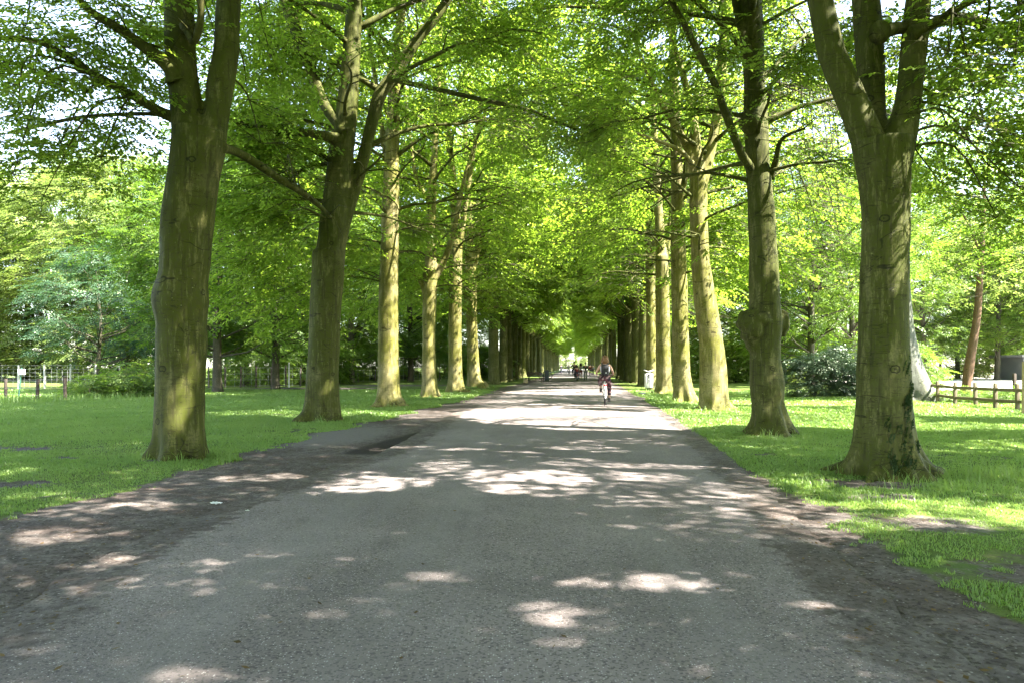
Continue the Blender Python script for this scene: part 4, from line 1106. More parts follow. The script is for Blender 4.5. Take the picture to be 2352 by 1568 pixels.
# the grey flared tree and the red-brown leaning one, right
def custom_tree(name, label, path, Y, bark, seed, lm, crown_c, crown_R, n_sp=700, s=1.6, k=6, amp=.17, voxel=.045):
    r = np.random.default_rng(seed)
    T = px_path(path, Y); base = Vector((T[0, 0], Y, 0))
    root = empty(name, base); tag(root, label, 'tree')
    T = np.vstack([[T[0, 0], Y, -.3, T[0, 3] * 1.15], T]); S = catmull(T, 6); bl = np.array(base)
    o = remesh_obj('trunk', [(S[:, :3] - bl, np.maximum(S[:, 3], .04), base_lobes(seed, k, amp, .8, .05))], bark, voxel); o.parent = root
    P = r.normal(0, 1, (n_sp, 3)); P /= np.linalg.norm(P, axis=1)[:, None]; P *= (r.random(n_sp) ** .35)[:, None]
    P = P * np.array(crown_R) + np.array(crown_c) - bl
    cl = fbm(P[:, 0] * .8 + seed, P[:, 1] * .8 + P[:, 2] * .7, 2); P = P[cl > .40]
    A = np.arctan2(P[:, 1], P[:, 0]) + r.normal(0, .8, len(P))
    q, t, TV = leaves_from_sprays(P, np.stack([np.cos(A), np.sin(A)], 1), np.full(len(P), s), rnd=r, local=bl, cull=lambda c: lit_keep(c, False))
    link('crown', crown_mesh('crown', q, t, TV, lm, M['twig']), root)
    for i in range(5):
        z = r.uniform(.80, .97); b = S[int(z * (len(S) - 1))]
        e = np.array(crown_c) + r.normal(0, .4, 3) * np.array(crown_R)
        link('branch', tubes_mesh('branch', [([b[:3] - bl, (b[:3] + e) / 2 - bl + np.array([0, 0, .5]), e - bl], [min(b[3] * .5, .09), .05, .01])], bark, 8), root)
    return root
custom_tree('broad_tree', 'grey old tree with a hugely flared trunk foot, half hidden behind the nearest right beech', [(2085, 920, 72), (2083, 905, 58), (2078, 870, 46), (2070, 820, 38), (2064, 760, 32), (2060, 680, 28), (2056, 560, 25), (2050, 400, 20), (2045, 250, 12)], 29.0, M['bark_grey'], 51, M['leaf_wood'], (17.0, 30.5, 9.5), (6.0, 4.5, 5.0), 2600, s=1.3)
custom_tree('leaning_tree', 'slender red-brown tree leaning right behind the timber rail fence', [(2214, 908, 15), (2219, 890, 11), (2226, 840, 10.5), (2236, 780, 9), (2244, 730, 8), (2250, 650, 7), (2258, 520, 5), (2262, 400, 3)], 36.0, M['bark_brown'], 52, M['leaf_pale'], (24.5, 37.0, 9.0), (4.6, 3.6, 4.4), 900, s=1.4, amp=.08)

# ivy on the nearest right beech: a part of that tree
def ivy(root, Y):
    r = np.random.default_rng(77)
    bl = np.array(root.location)
    O, A = [], []
    for x0, x1, y0, y1, n in [(2060, 2082, 830, 930, 9), (2062, 2080, 920, 1060, 20), (2005, 2016, 960, 1090, 12), (2040, 2052, 990, 1085, 8)]:
        for _ in range(n):
            f = r.random(); px = x0 + (x1 - x0) * f + r.normal(0, 7); py = y0 + (y1 - y0) * f
            p = at(px, py, Y); rad = np.interp(py, [300, 800, 1000, 1050, 1092], [55, 54, 66, 77, 104]) / F * Y
            cx = at(2033, py, Y).x; dx = np.clip(p.x - cx, -rad * .95, rad * .95)
            yy = Y - math.sqrt(max(rad * rad - dx * dx, .0004)) * 1.0 - .02
            dx = dx - .07
            O.append((cx + dx - bl[0], yy - bl[1], max(p.z, .02))); A.append(-1.57 + dx / rad)
    O = np.array(O); A = np.array(A)
    q, t, TV = leaves_from_sprays(O, np.stack([np.cos(A + 2.0), np.sin(A + 2.0)], 1), np.full(len(O), .24), rnd=r, droop=(1.2, 1.55), L0=.11, W0=.09, Lsp=.62, roll=.25)
    link('ivy', crown_mesh('ivy', q, t, TV, M['ivy'], M['twig']), root)
ivy(H[6][0], 9.05)

# ---------------------------------------------------------------- grass, weeds, litter
def blades(X, Y, hgt, wid, r, name, label, mat, dry=0.0, kind='stuff'):
    n = len(X)
    Z = ground_z(X, Y)
    az = r.random(n) * 6.28; lean = r.uniform(.15, .75, n) * hgt
    sx, sy = -np.sin(az), np.cos(az)
    b = np.stack([X, Y, Z - .01], 1)
    sd = np.stack([sx, sy, np.zeros(n)], 1) * (wid * .5)[:, None]
    d = np.stack([np.cos(az), np.sin(az), np.zeros(n)], 1)
    m = b + d * (lean * .35)[:, None] + np.array([0, 0, 1]) * (hgt * .6)[:, None]
    t = b + d * lean[:, None] + np.array([0, 0, 1]) * (hgt * .95)[:, None]
    V = np.stack([b - sd, b + sd, m + sd * .8, m - sd * .8, t], 1).reshape(-1, 3)
    k = np.arange(n)[:, None] * 5
    Q = k + np.array([0, 1, 2, 3]); T = k + np.array([3, 2, 4])
    tint = np.clip(.5 * fbm(X * .8, Y * .8, 2) + .5 * r.random(n), 0, 1)
    o = link(name, np_mesh(name, V, [Q, T], mat, fattr={'tint': np.concatenate([tint, tint])}))
    tag(o, label, 'grass', kind=kind)
    return o
r = np.random.default_rng(3)
def scatter(n, y0, y1, power=1.0):
    Y = y0 + (y1 - y0) * r.random(n) ** power
    X = (r.random(n) * 2 - 1) * (.76 * Y + .8)
    return X, Y
X, Y = scatter(1300000, 2.8, 42, 1.15)
# keep density falling with distance
keep = r.random(len(X)) < np.clip(14.0 / Y, 0, 1)
X, Y = X[keep], Y[keep]
d = dirt(X, Y) + (fbm(X * 5.5, Y * 5.5, 3) - .5) * 1.1
offr = np.maximum(road_l(Y) - X, X - road_r(Y))
ok = (d < .56) & (offr > .30)
X, Y = X[ok], Y[ok]
hg = r.uniform(.018, .042, len(X)) * (0.75 + .9 * fbm(X * .5 + 70, Y * .5, 2)) * np.clip(Y / 12, .85, 1.7)
blades(X, Y, hg, r.uniform(.005, .010, len(X)) * np.clip(Y / 6.5, .8, 4.5), r, 'grass', 'short mown green grass covering the lawns on both sides of the road', M['blade'])
# long tufts at the tree feet and along the left fence
TX, TY, TH = [], [], []
for h in H[:12]:
    bx_, by_ = h[1].x, h[1].y
    rad = h[2][0][0, 3]
    n = int(420 * rad * 2)
    a = r.uniform(PI * .95, 2.05 * PI, n); q = rad * r.uniform(.8, 1.9, n)
    TX.append(bx_ + np.cos(a) * q); TY.append(by_ + np.sin(a) * q); TH.append(r.uniform(.04, .20, n) * r.uniform(.3, 1.1, n) * (.35 + 1.1 * (np.sin(a * 5 + bx_) * .5 + .5) ** 2))
for cx, cy, n, sp, hh in [(-3.85, 10.0, 160, .16, .2), (-22, 27.0, 900, 2.6, .30), (-17.5, 28.0, 900, 1.8, .34), (-20, 25.5, 600, 2.4, .2), (5.8, 8.7, 300, .3, .22), (4.9, 7.9, 260, .35, .15), (5.4, 6.2, 220, .4, .12), (3.7, 7.3, 260, .28, .12), (3.35, 8.0, 200, .2, .1)]:
    TX.append(cx + r.normal(0, sp, n)); TY.append(cy + r.normal(0, sp * .55, n)); TH.append(hh * r.uniform(.4, 1.2, n))
TX, TY, TH = map(np.concatenate, (TX, TY, TH))
ok = dirt(TX, TY) < .85
TX, TY, TH = TX[ok], TY[ok], TH[ok]
blades(TX, TY, TH, np.clip(TY / 10, .7, 3) * .008, r, 'long_grass', 'longer unmown grass tufts around the tree feet and along the left fence', M['blade'])
# leaf litter
X, Y = scatter(60000, 2.6, 22, 1.2)
dd = dirt(X, Y); offr = np.maximum(road_l(Y) - X, X - road_r(Y))
pk = np.where(offr > 0, np.where(dd > .5, .13, .02), np.where(offr > -.35, .10, .008))
ok = r.random(len(X)) < pk
X, Y = X[ok], Y[ok]; n = len(X)
Z = np.maximum(ground_z(X, Y), np.where(np.maximum(road_l(Y) - X, X - road_r(Y)) < .5, .012 + .03 * (np.maximum(road_l(Y) - X, X - road_r(Y)) < -.3), -1)) + .006
az = r.random(n) * 6.28; ln = r.uniform(.012, .05, n); wd = ln * r.uniform(.15, .6, n)
dv = np.stack([np.cos(az), np.sin(az), r.uniform(-.1, .25, n)], 1); sv = np.stack([-np.sin(az), np.cos(az), r.uniform(-.3, .3, n)], 1)
c = np.stack([X, Y, Z], 1)
q = np.stack([c - dv * ln[:, None] * .5, c + sv * wd[:, None] * .5, c + dv * ln[:, None] * .5, c - sv * wd[:, None] * .5], 1)
q[:, :, 2] = np.maximum(q[:, :, 2], (Z - .003)[:, None])
o = link('leaf_litter', np_mesh('leaf_litter', q.reshape(-1, 3), [np.arange(n * 4).reshape(-1, 4)], M['litter'], fattr={'tint': r.random(n)}))
tag(o, 'dry brown leaf and twig litter scattered over the soil verges', 'litter', kind='stuff')

# weeds at the left fence corner
WEED = [generic_tree('weed_clump', 110 + i, 1.1, .8, .05, .012, M['leaf_wood'], M['twig'], s=.8, clumps=26, per=10, trunk_h=.7) for i in range(2)]
for i, (px, Y, sc) in enumerate([(205, 29.5, .8), (255, 31, 1.0), (310, 31.5, 1.35), (345, 33, 1.2), (285, 34, 1.3), (180, 31, .6)]):
    x, Y = atg(px, Y); place(WEED[i % 2], x, Y, 'leafy green weed clump under the young tree at the left fence corner', 'weeds', 'weed clumps at the fence corner', sc=sc)
for i, (px, Y, sc) in enumerate([(2190, 27.5, .5), (2235, 27, .45), (2310, 26.2, .6)]):
    x, Y = atg(px, Y); place(WEED[i % 2], x, Y, 'low green weeds growing under the timber rail fence', 'weeds', 'weeds under the rail fence', sc=sc)

# ---------------------------------------------------------------- fences
# dark posts by the left meadow
root = empty('post_fence', (*gp(85, 920), 0)); tag(root, 'line of short dark wooden posts with thin wires at the left meadow edge', 'fence')
rl = Vector(root.location)
tops = []
for px, yt, yb in [(13, 869, 915), (85, 869, 920), (149, 866, 920), (211, 866, 908)]:
    x, Y = gp(px, yb); h = (yb - yt) / F * Y
    tops.append(Vector((x, Y, h)))
    MB().bar(Vector((x, Y, -.15)) - rl, Vector((x + random.uniform(.0, .05), Y, h)) - rl, .07, .065, 10).build('post', M['wood_dark'], root)
x, Y = gp(211, 908)
MB().bar(Vector((x + .05, Y, .85)) - rl, Vector((x + .45, Y, .1)) - rl, .05).build('brace', M['wood_dark'], root)
for k, f in enumerate((.9, .55, .25)):
    MB().tube([Vector((p.x, p.y - .07, p.z * f)) - rl for p in tops], .004, 5).build('wire', M['wire'], root)
# mesh fence with pale posts beyond the meadow
def wire_fence(label, A, B, n, h, mat, step=.28, mesh=True, name='wire_fence'):
    A, B = Vector((*A, 0)), Vector((*B, 0))
    root = empty(name, A); tag(root, label, 'fence')
    D = B - A
    for i in range(n):
        p = D * (i / (n - 1))
        MB().bar(p + Vector((0, 0, -.1)), p + Vector((random.uniform(-.04, .04), 0, h * random.uniform(1.0, 1.08))), .06, .055, 8).build('post', mat, root)
    if mesh:
        mb = MB()
        L = D.length; m = int(L / step)
        for i in range(m + 1):
            p = D * (i / m) + Vector((0, -.07, 0)); mb.bar(p + Vector((0, 0, .05)), p + Vector((0, 0, h * .95)), .006, seg=4)
        for z in np.arange(.1, h, step * .8):
            mb.bar(Vector((0, -.07, z)), D + Vector((0, -.07, z)), .006, seg=4)
        mb.build('wire_mesh', M['wire'], root)
    return root
f2 = wire_fence('stock fence of square wire mesh with bleached posts beyond the bright left meadow', atg(-20, 44), atg(275, 47), 6, 1.45, M['wood_white'])
rl = Vector(f2.location); p = Vector((*atg(268, 46), 1.3)) - rl
MB().bar(p, p + Vector((-1.0, -.3, -1.1)), .05).build('brace', M['wood_pale'], f2)
wire_fence('dark wire fence with thin posts along the shady left wood', atg(480, 46), atg(690, 49), 7, 1.35, M['wood_dark'], .5)
wire_fence('faint wire fence at the wood edge between the second and third left beeches', atg(780, 62), atg(1010, 70), 7, 1.25, M['wood_dark'], .6)
o = MB().bar((0, 0, -.1), (0, 0, 1.65), .05, .045, 10).build('pale_post', M['wood_white'], None, (*atg(664, 47.5), 0))
tag(o, 'single bleached post standing in the dark wire fence', 'post')
# meadow patch that lies in the sun beyond the posts
# sign on green post
x, Y = gp(34, 912)
root = empty('warning_sign', (x, Y + .3, 0)); tag(root, 'small white notice board on a leaning green post by the left meadow', 'sign')
MB().bar((-.05, 0, -.1), (.10, 0, 1.32), .03, .03, 10).build('post', M['green_metal'], root)
pl = MB().box((.12, -.045, 1.13), (.33, .02, .25), bevel=.008).build('plate', M['white'], root)
def text(s, size, loc, mat, parent, rot=(PI / 2, 0, 0)):
    cu = bpy.data.curves.new('lettering', 'FONT'); cu.body = s; cu.size = size; cu.align_x = 'CENTER'; cu.align_y = 'CENTER'; cu.extrude = .002
    o = bpy.data.objects.new('tmp', cu); COL.objects.link(o)
    dg = bpy.context.evaluated_depsgraph_get()
    me = bpy.data.meshes.new_from_object(o.evaluated_get(dg)); me.materials.clear(); me.materials.append(mat)
    bpy.data.objects.remove(o)
    n = link('lettering', me, parent, loc); n.rotation_euler = rot
    return n
text('NIET', .10, (.145, -.058, 1.185), M['ink'], pl)
text('VOEREN', .065, (.13, -.058, 1.065), M['ink'], pl)

# timber rail fence on the right
posts = [(2163, 776 / 7.788 + 0, 0)]
PR = [(2163, 879, 926), (2203, 880, 933), (2250, 881, 936), (2296, 882, 941), (2347, 884, 944), (2400, 886, 950)]
pw = []
for px, yt, yb in PR:
    x, Y = gp(px * 2352 / 2362, yb * 2352 / 2362); pw.append(Vector((x, Y, 0)))
hts = [(yb - yt) / F * p.y for (px, yt, yb), p in zip(PR, pw)]
root = empty('rail_fence', pw[0]); tag(root, 'weathered timber fence of posts and two rails edging the right lawn', 'fence')
rl = Vector(pw[0])
for p, h in zip(pw, hts):
    MB().box(p - rl + Vector((0, 0, h / 2 - .1)), (.11, .09, h + .2), Matrix.Rotation(random.uniform(-.03, .03), 3, 'Y'), bevel=.012).build('post', M['wood_old'], root)
ext = [pw[0] + (pw[0] - pw[1]) * 1.0] + pw
for f in (.72, .30):
    for a_, b_ in zip(ext[:-1], ext[1:]):
        h = .86
        A_, B_ = a_ - rl + Vector((0, -.07, h * f)), b_ - rl + Vector((0, -.07, h * f))
        d_ = B_ - A_; ang = math.atan2(d_.y, d_.x)
        MB().box((A_ + B_) / 2, (d_.length - .006, .045, .105), Matrix.Rotation(ang, 3, 'Z'), bevel=.01).build('rail', M['wood_old'], root)
x, Y = gp(2353, 950)
o = MB().bar((0, 0, -.1), (.02, 0, 1.5), .075, .07, 12).build('round_post', M['wood_pale'], None, (x, Y, 0)); tag(o, 'thick pale round post at the right edge of the picture', 'post')
x, Y = atg(2330, 27.4)
o = MB().box((0, 0, .5), (.10, .10, 1.2), bevel=.01).build('square_post', M['wood_dark'], None, (x, Y, 0)); tag(o, 'dark square post just behind the timber rail fence', 'post')
# white rails of the far paddock
def rails(label, A, B, n, h, mat, nr=2):
    A, B = Vector((*A, .05)), Vector((*B, .05)); root = empty('paddock_fence', A); tag(root, label, 'fence'); D = B - A
    for i in range(n): MB().box(D * (i / (n - 1)) + Vector((0, 0, h / 2)), (.09, .09, h), bevel=.01).build('post', mat, root)
    for k in range(nr):
        z = h * (.9 - .42 * k)
        MB().box(D / 2 + Vector((0, -.07, z)), (D.length, .04, .12), Matrix.Rotation(math.atan2(D.y, D.x), 3, 'Z')).build('rail', mat, root)
rails('white railed fence across the far side of the sand paddock', (38, 84), (76, 78), 12, 1.3, M['white'])
rails('reddish brown boarded fence at the back of the sand paddock', (42, 100), (84, 94), 12, 1.5, M['brick'], 2)
# low building at right edge
root = empty('shed', (50.2, 69, 0)); tag(root, 'low grey shed with a flat roof at the far right edge beyond the paddock', 'building')
MB().box((2.5, 2, 1.15), (6, 4, 2.3)).build('wall', M['wallc'], root)
MB().box((2.5, 2, 2.42), (6.8, 4.8, .22), bevel=.02).build('roof', M['roof'], root)
for dx in (.2, 2.2, 4.2): MB().box((dx, -.02, 1.45), (1.2, .08, 1.0)).build('window', M['glass'], root)

# ---------------------------------------------------------------- litter bins, bench, stump, scraps
x, Y = atg(1490, 38.2)
root = empty('litter_bin', (x, Y, 0)); tag(root, 'pale upright litter bin with dark pictogram and curved lid beside the sunlit right beech', 'litter bin')
body = MB().box((0, 0, .62), (.40, .36, .78), bevel=.03).build('body', M['bin_white'], root)
MB().box((.035, -.186, .62), (.05, .012, .70)).build('stripe', M['bin_stripe'], body)
pic = MB()
for px_, pz in [(-.06, .88), (-.05, .80), (-.075, .72), (-.055, .62), (-.07, .52)]:
    pic.box((px_, -.186, pz), (.07 * random.uniform(.6, 1.1), .012, .06), Matrix.Rotation(random.uniform(-.6, .6), 3, 'Y'))
pic.sphere((-.05, -.186, .95), .035, (1, .2, 1)).build('pictogram', M['ink'], body)
MB().box((.02, 0, 1.06), (.14, .2, .14), bevel=.02).build('neck', M['bin_white'], root)
lid = MB()
pts = [(-.24 + .48 * i / 12, 1.20 - .07 * math.sin(PI * i / 12)) for i in range(13)]
prof = pts + [(p[0], p[1] - .03) for p in pts[::-1]]
lid.prism(prof, -.2, .2).build('lid', M['white'], root)
for sx in (-.16, -.05, .06, .16): MB().bar((sx, -.1, .24), (sx * 1.2 - .05, -.12, -.02), .014, seg=6).build('leg', M['bin_grey'], root)
x, Y = atg(1512, 37.6)
root = empty('wire_rack', (x, Y, 0)); tag(root, 'bent grey wire rack at the foot of the sunlit right beech beside the bin', 'rack')
for k in range(4):
    MB().tube([(-.22 + .1 * k, 0, 0), (-.18 + .1 * k, .05, .3), (-.02 + .1 * k, .05, .52), (.05 + .08 * k, 0, .5), (.08 + .08 * k, 0, 0)], .011, 6).build('hoop', M['steel'], root)
x, Y = atg(1253, 66)
root = empty('litter_bin', (x, Y, 0)); tag(root, 'dark slate grey litter bin on the left verge down the avenue', 'litter bin')
MB().box((.1, 0, .52), (.42, .34, .92), bevel=.03).build('body', M['bin_grey'], root)
MB().box((.1, 0, 1.0), (.46, .38, .05), bevel=.01).build('lid', M['bin_grey'], root)
MB().bar((-.2, 0, -.05), (-.2, 0, .9), .05).build('post', M['wood_dark'], root)
x, Y = atg(1207, 60)
o = MB().bar((0, 0, -.1), (.02, 0, .38), .19, .17, 12).build('stump', M['wood_pale'], None, (x, Y, 0)); tag(o, 'short cut stump on the left grass verge', 'stump')
x, Y = atg(1228, 68)
root = empty('park_bench', (x, Y, 0), .3); tag(root, 'dark wooden bench under the left beeches near the grey bin', 'bench')
for k in range(3): MB().box((0, -.05 - .14 * k, .45), (1.5, .12, .04), bevel=.008).build('seat_slat', M['wood_dark'], root)
for k in range(2): MB().box((0, .08 + .03 * k, .62 + .18 * k), (1.5, .035, .13), bevel=.008).build('back_slat', M['wood_dark'], root)
for sx in (-.6, .6): MB().tube([(sx, -.38, 0), (sx, -.3, .42), (sx, .04, .42), (sx, .14, .9)], .03, 8).bar((sx, .04, .42), (sx, .16, 0), .03).build('leg', M['wood_dark'], root)
def scrap(px, py, s, label, seed):
    rr = np.random.default_rng(seed)
    x, Y = gp(px, py); n = 6
    g_ = np.linspace(-1, 1, n); X, Y2 = np.meshgrid(g_, g_)
    V = np.stack([X.ravel() * s * (1 + .2 * rr.random(n * n)), Y2.ravel() * s * .7 * (1 + .2 * rr.random(n * n)), .015 + rr.random(n * n) * s * .5], 1)
    ii, jj = np.meshgrid(np.arange(n - 1), np.arange(n - 1)); a = (jj * n + ii).ravel()
    o = link('paper_scrap', np_mesh('paper_scrap', V, [np.stack([a, a + 1, a + 1 + n, a + n], 1)], M['paper'], smooth=False), None, (x, Y, 0.03))
    tag(o, label, 'litter'); return o
scrap(497, 1167, .045, 'crumpled white paper scrap lying on the left soil verge', 1)
scrap(568, 1183, .016, 'tiny white fleck of paper nearer the road than the crumpled scrap', 2)
x, Y = gp(1470, 905)
o = MB().box((0, 0, .03), (.32, .22, .09), bevel=.02).build('drain_cover', M['bin_grey'], None, (x + .1, Y, .02)); tag(o, 'small dark drain cover at the right road edge near the bin', 'drain cover')

# ---------------------------------------------------------------- bicycles
def bicycle(fm, name='bicycle', rack=True):
    root = empty(name, (0, 0, 0))
    Rw = .34
    for yy in (0.0, 1.06):
        w = link('wheel', None, root) if False else empty('wheel', (0, yy, Rw)); w.parent = root
        MB().torus((0, 0, 0), Rw - .02, .022, seg=36, ms=8).build('tyre', M['black'], w)
        MB().torus((0, 0, 0), Rw - .05, .012, seg=36, ms=6).build('rim', M['steel'], w)
        sp = MB()
        for i in range(14):
            a = 2 * PI * i / 14
            sp.bar((.02 * (-1) ** i, 0, 0), (0, math.cos(a) * (Rw - .05), math.sin(a) * (Rw - .05)), .0016, seg=4)
        sp.bar((-.05, 0, 0), (.05, 0, 0), .022).build('spokes', M['steel'], w)
    bb, st, hd, hb = (0, .45, .29), (0, .30, .82), (0, .86, .84), (0, .92, .66)
    fr = MB()
    fr.bar(bb, st, .017).bar(bb, hb, .02).bar((0, .34, .72), hd, .017).bar(hd, (0, .935, .60), .021)
    for sx in (-.06, .06): fr.bar((sx, 0, Rw), (sx * .3, .42, .29), .009).bar((sx, 0, Rw), (sx * .25, .31, .78), .008)
    fr.build('frame', fm, root)
    fk = MB()
    for sx in (-.055, .055): fk.tube([(sx, .93, .62), (sx, .99, .48), (sx, 1.06, Rw)], .011, 8)
    fk.build('fork', fm, root)
    MB().bar(st, (0, .275, .92), .013).build('seat_post', M['steel'], root)
    sd = MB(); sd.sphere((0, .22, .945), .12, (.85, 1.0, .35)).sphere((0, .36, .95), .07, (.5, 1.5, .4)).build('saddle', M['black'], root)
    MB().tube([(-.30, .74, 1.04), (-.24, .82, 1.06), (-.08, .86, 1.05), (0, .84, 1.0), (.08, .86, 1.05), (.24, .82, 1.06), (.30, .74, 1.04)], .013, 8).bar((0, .85, .84), (0, .84, 1.02), .015).build('handlebar', M['steel'], root)
    MB().tube([(0, -.37 * math.cos(a) if False else -(Rw + .035) * math.cos(a), Rw + (Rw + .035) * math.sin(a)) for a in np.linspace(-.2, 2.0, 12)], .024, 6).build('mudguard', fm, root)
    MB().bar((-.0, .45, .29), (.05, .45, .29), .075, seg=18).bar((.06, .45, .29), (.07, .46, .13), .012).bar((-.06, .45, .29), (-.07, .44, .45), .012).box((.13, .46, .12), (.10, .07, .02)).box((-.13, .44, .46), (.10, .07, .02)).build('crank', M['black'], root)
    if rack:
        rk = MB()
        for sx in (-.055, .055): rk.bar((sx, -.25, .74), (sx, .28, .76), .007).bar((sx, -.1, .74), (sx, 0, Rw), .006)
        for yy in (-.24, -.1, .05): rk.bar((-.055, yy, .745), (.055, yy, .745), .006)
        rk.build('rack', M['steel'], root)
        MB().box((0, -.27, .70), (.11, .025, .045), bevel=.008).build('rear_light', M['red'], root)
    return root

# ---------------------------------------------------------------- people
def skinned(name, J, E, mat, parent, sub=2, root=0):
    keys = list(J); idx = {k: i for i, k in enumerate(keys)}
    me = bpy.data.meshes.new(name)
    me.from_pydata([J[k][0] for k in keys], [(idx[a], idx[b]) for a, b in E], [])
    o = link(name, me)
    o.modifiers.new('sk', 'SKIN')
    sv = me.skin_vertices[0].data
    for k, i in idx.items():
        rr = J[k][1]; sv[i].radius = rr if isinstance(rr, tuple) else (rr, rr); sv[i].use_root = (i == root)
    ss = o.modifiers.new('ss', 'SUBSURF'); ss.levels = sub; ss.render_levels = sub
    dg = bpy.context.evaluated_depsgraph_get()
    m2 = bpy.data.meshes.new_from_object(o.evaluated_get(dg)); m2.name = name
    o.modifiers.clear(); o.data = m2; bpy.data.meshes.remove(me)
    m2.materials.clear(); m2.materials.append(mat)
    for p in m2.polygons: p.use_smooth = True
    o.parent = parent
    return o

BODY_E = [('pelvis', 'waist'), ('waist', 'chest'), ('chest', 'neck'), ('neck', 'head'), ('head', 'crown')]
for s_ in 'LR':
    BODY_E += [('chest', 'sh' + s_), ('sh' + s_, 'el' + s_), ('el' + s_, 'wr' + s_), ('wr' + s_, 'pa' + s_), ('pelvis', 'hi' + s_), ('hi' + s_, 'kn' + s_), ('kn' + s_, 'an' + s_), ('an' + s_, 'to' + s_)]

def person(loc, rz, label, J, shirt, trousers, shoes, hair, sleeves=False, fingers=False, hair_long=False, shorts=False, sc=1.0, group=None):
    root = empty('person', loc, rz); root.scale = (sc,) * 3; tag(root, label, 'person', group)
    RAD = dict(pelvis=(.135, .11), waist=(.115, .09), chest=(.145, .10), neck=.052, head=(.072, .088), crown=(.062, .075), sh=.052, el=.04, wr=.027, pa=(.036, .02), hi=.085, kn=.058, an=.038, to=.034)
    JJ = {}
    for k, p in J.items():
        b = k if k in RAD else k[:-1]
        JJ[k] = (tuple(p), RAD[b])
    E = list(BODY_E)
    # nose
    hx = Vector(J['head']); JJ['nose'] = (tuple(hx + Vector((0, .105, .0))), .012); E.append(('head', 'nose'))
    if fingers:
        for s_ in 'LR':
            w_, p_ = Vector(J['wr' + s_]), Vector(J['pa' + s_]); d = (p_ - w_).normalized(); sdv = d.cross(Vector((0, 0, 1))).normalized()
            for i, (o_, l_) in enumerate([(-.028, .055), (-.010, .066), (.010, .062), (.028, .048)]):
                a_ = p_ + sdv * o_ + d * .03; b_ = a_ + d * l_ * .5 + Vector((0, 0, -.012)); c_ = b_ + d * l_ * .25 + Vector((0, 0, -.035))
                for nm, q_ in (('a', a_), ('b', b_), ('c', c_)): JJ[f'f{i}{nm}{s_}'] = (tuple(q_), .0085)
                E += [('pa' + s_, f'f{i}a{s_}'), (f'f{i}a{s_}', f'f{i}b{s_}'), (f'f{i}b{s_}', f'f{i}c{s_}')]
            t_ = w_.lerp(p_, .5) + sdv * (.04 if s_ == 'L' else -.04); JJ['th' + s_] = (tuple(t_ + d * .02), .0095); JJ['tt' + s_] = (tuple(t_ + d * .05 + Vector((0, 0, -.02))), .008)
            E += [('wr' + s_, 'th' + s_), ('th' + s_, 'tt' + s_)]
    skinned('body', JJ, E, M['skin'], root)
    def g(k, add): 
        v = JJ[k]; rr = v[1] if isinstance(v[1], tuple) else (v[1], v[1]); return (v[0], (rr[0] + add, rr[1] + add))
    S = {k: g(k, .014) for k in ('waist', 'chest', 'pelvis')}
    SE = [('waist', 'pelvis'), ('waist', 'chest')]
    for s_ in 'LR':
        S['sh' + s_] = g('sh' + s_, .008 if not sleeves else .014); SE.append(('chest', 'sh' + s_))
        if sleeves:
            S['el' + s_] = g('el' + s_, .014); SE.append(('sh' + s_, 'el' + s_))
            if sleeves == 'long': S['wr' + s_] = g('wr' + s_, .012); SE.append(('el' + s_, 'wr' + s_))
    skinned('shirt', S, SE, M[shirt], root)
    Tm = {'pelvis': g('pelvis', .02)}; TE = []
    for s_ in 'LR':
        Tm['hi' + s_] = g('hi' + s_, .02); Tm['kn' + s_] = g('kn' + s_, .022); TE += [('pelvis', 'hi' + s_), ('hi' + s_, 'kn' + s_)]
        if not shorts:
            a_ = Vector(J['an' + s_]); k_ = Vector(J['kn' + s_]); f_ = shorts if isinstance(shorts, float) else .9
            Tm['an' + s_] = (tuple(k_.lerp(a_, .72 if shoes == 'calf' else .95)), .062); TE.append(('kn' + s_, 'an' + s_))
    skinned('trousers', Tm, TE, M[trousers], root)
    for s_ in 'LR':
        a_, t_ = Vector(J['an' + s_]), Vector(J['to' + s_])
        d = (t_ - a_); d.z = 0; yaw = math.atan2(d.y, d.x) - PI / 2; c = (a_ + t_) / 2; zb_ = min(a_.z, t_.z) - .035
        m = MB(); R3 = Matrix.Rotation(yaw, 3, 'Z')
        m.sphere((c.x, c.y, zb_ + .035), .06, (.78, 2.1, .8), rot=R3).sphere((a_.x, a_.y, a_.z - .005), .055, (.85, 1.05, 1.1), rot=R3)
        m.build('shoe', M['black'], root)
    h = Vector(J['head'])
    hm = bmesh.new(); bmesh.ops.create_icosphere(hm, subdivisions=4, radius=1)
    for v in hm.verts:
        n_ = v.co.copy(); k_ = .16 * mnoise.noise(n_ * 4.0 + Vector((3, 1, 2))) + .08 * mnoise.noise(n_ * 11)
        if hair_long:
            wdt = 1 + .55 * max(0, -n_.z + .15)
            v.co = Vector((n_.x * .118 * wdt * (1 + k_), n_.y * .118 * (1 + k_) - .035, n_.z * (.125 if n_.z > 0 else .23) * (1 + k_ * .6) + .045))
            if v.co.y > .05 and n_.z < .35: v.co.y = .02
        else:
            v.co = Vector((n_.x * .092 * (1 + k_ * .4), n_.y * .108 * (1 + k_ * .4) - .012, n_.z * .105 * (1 + k_ * .4) + .045))
            if n_.z < -.1: v.co.z = max(v.co.z, .0); 
            if v.co.y > .05 and n_.z < .3: v.co.y = .04
        v.co += h
    me = bpy.data.meshes.new('hair'); hm.to_mesh(me); hm.free(); me.materials.append(M[hair])
    for p in me.polygons: p.use_smooth = True
    link('hair', me, root)
    return root

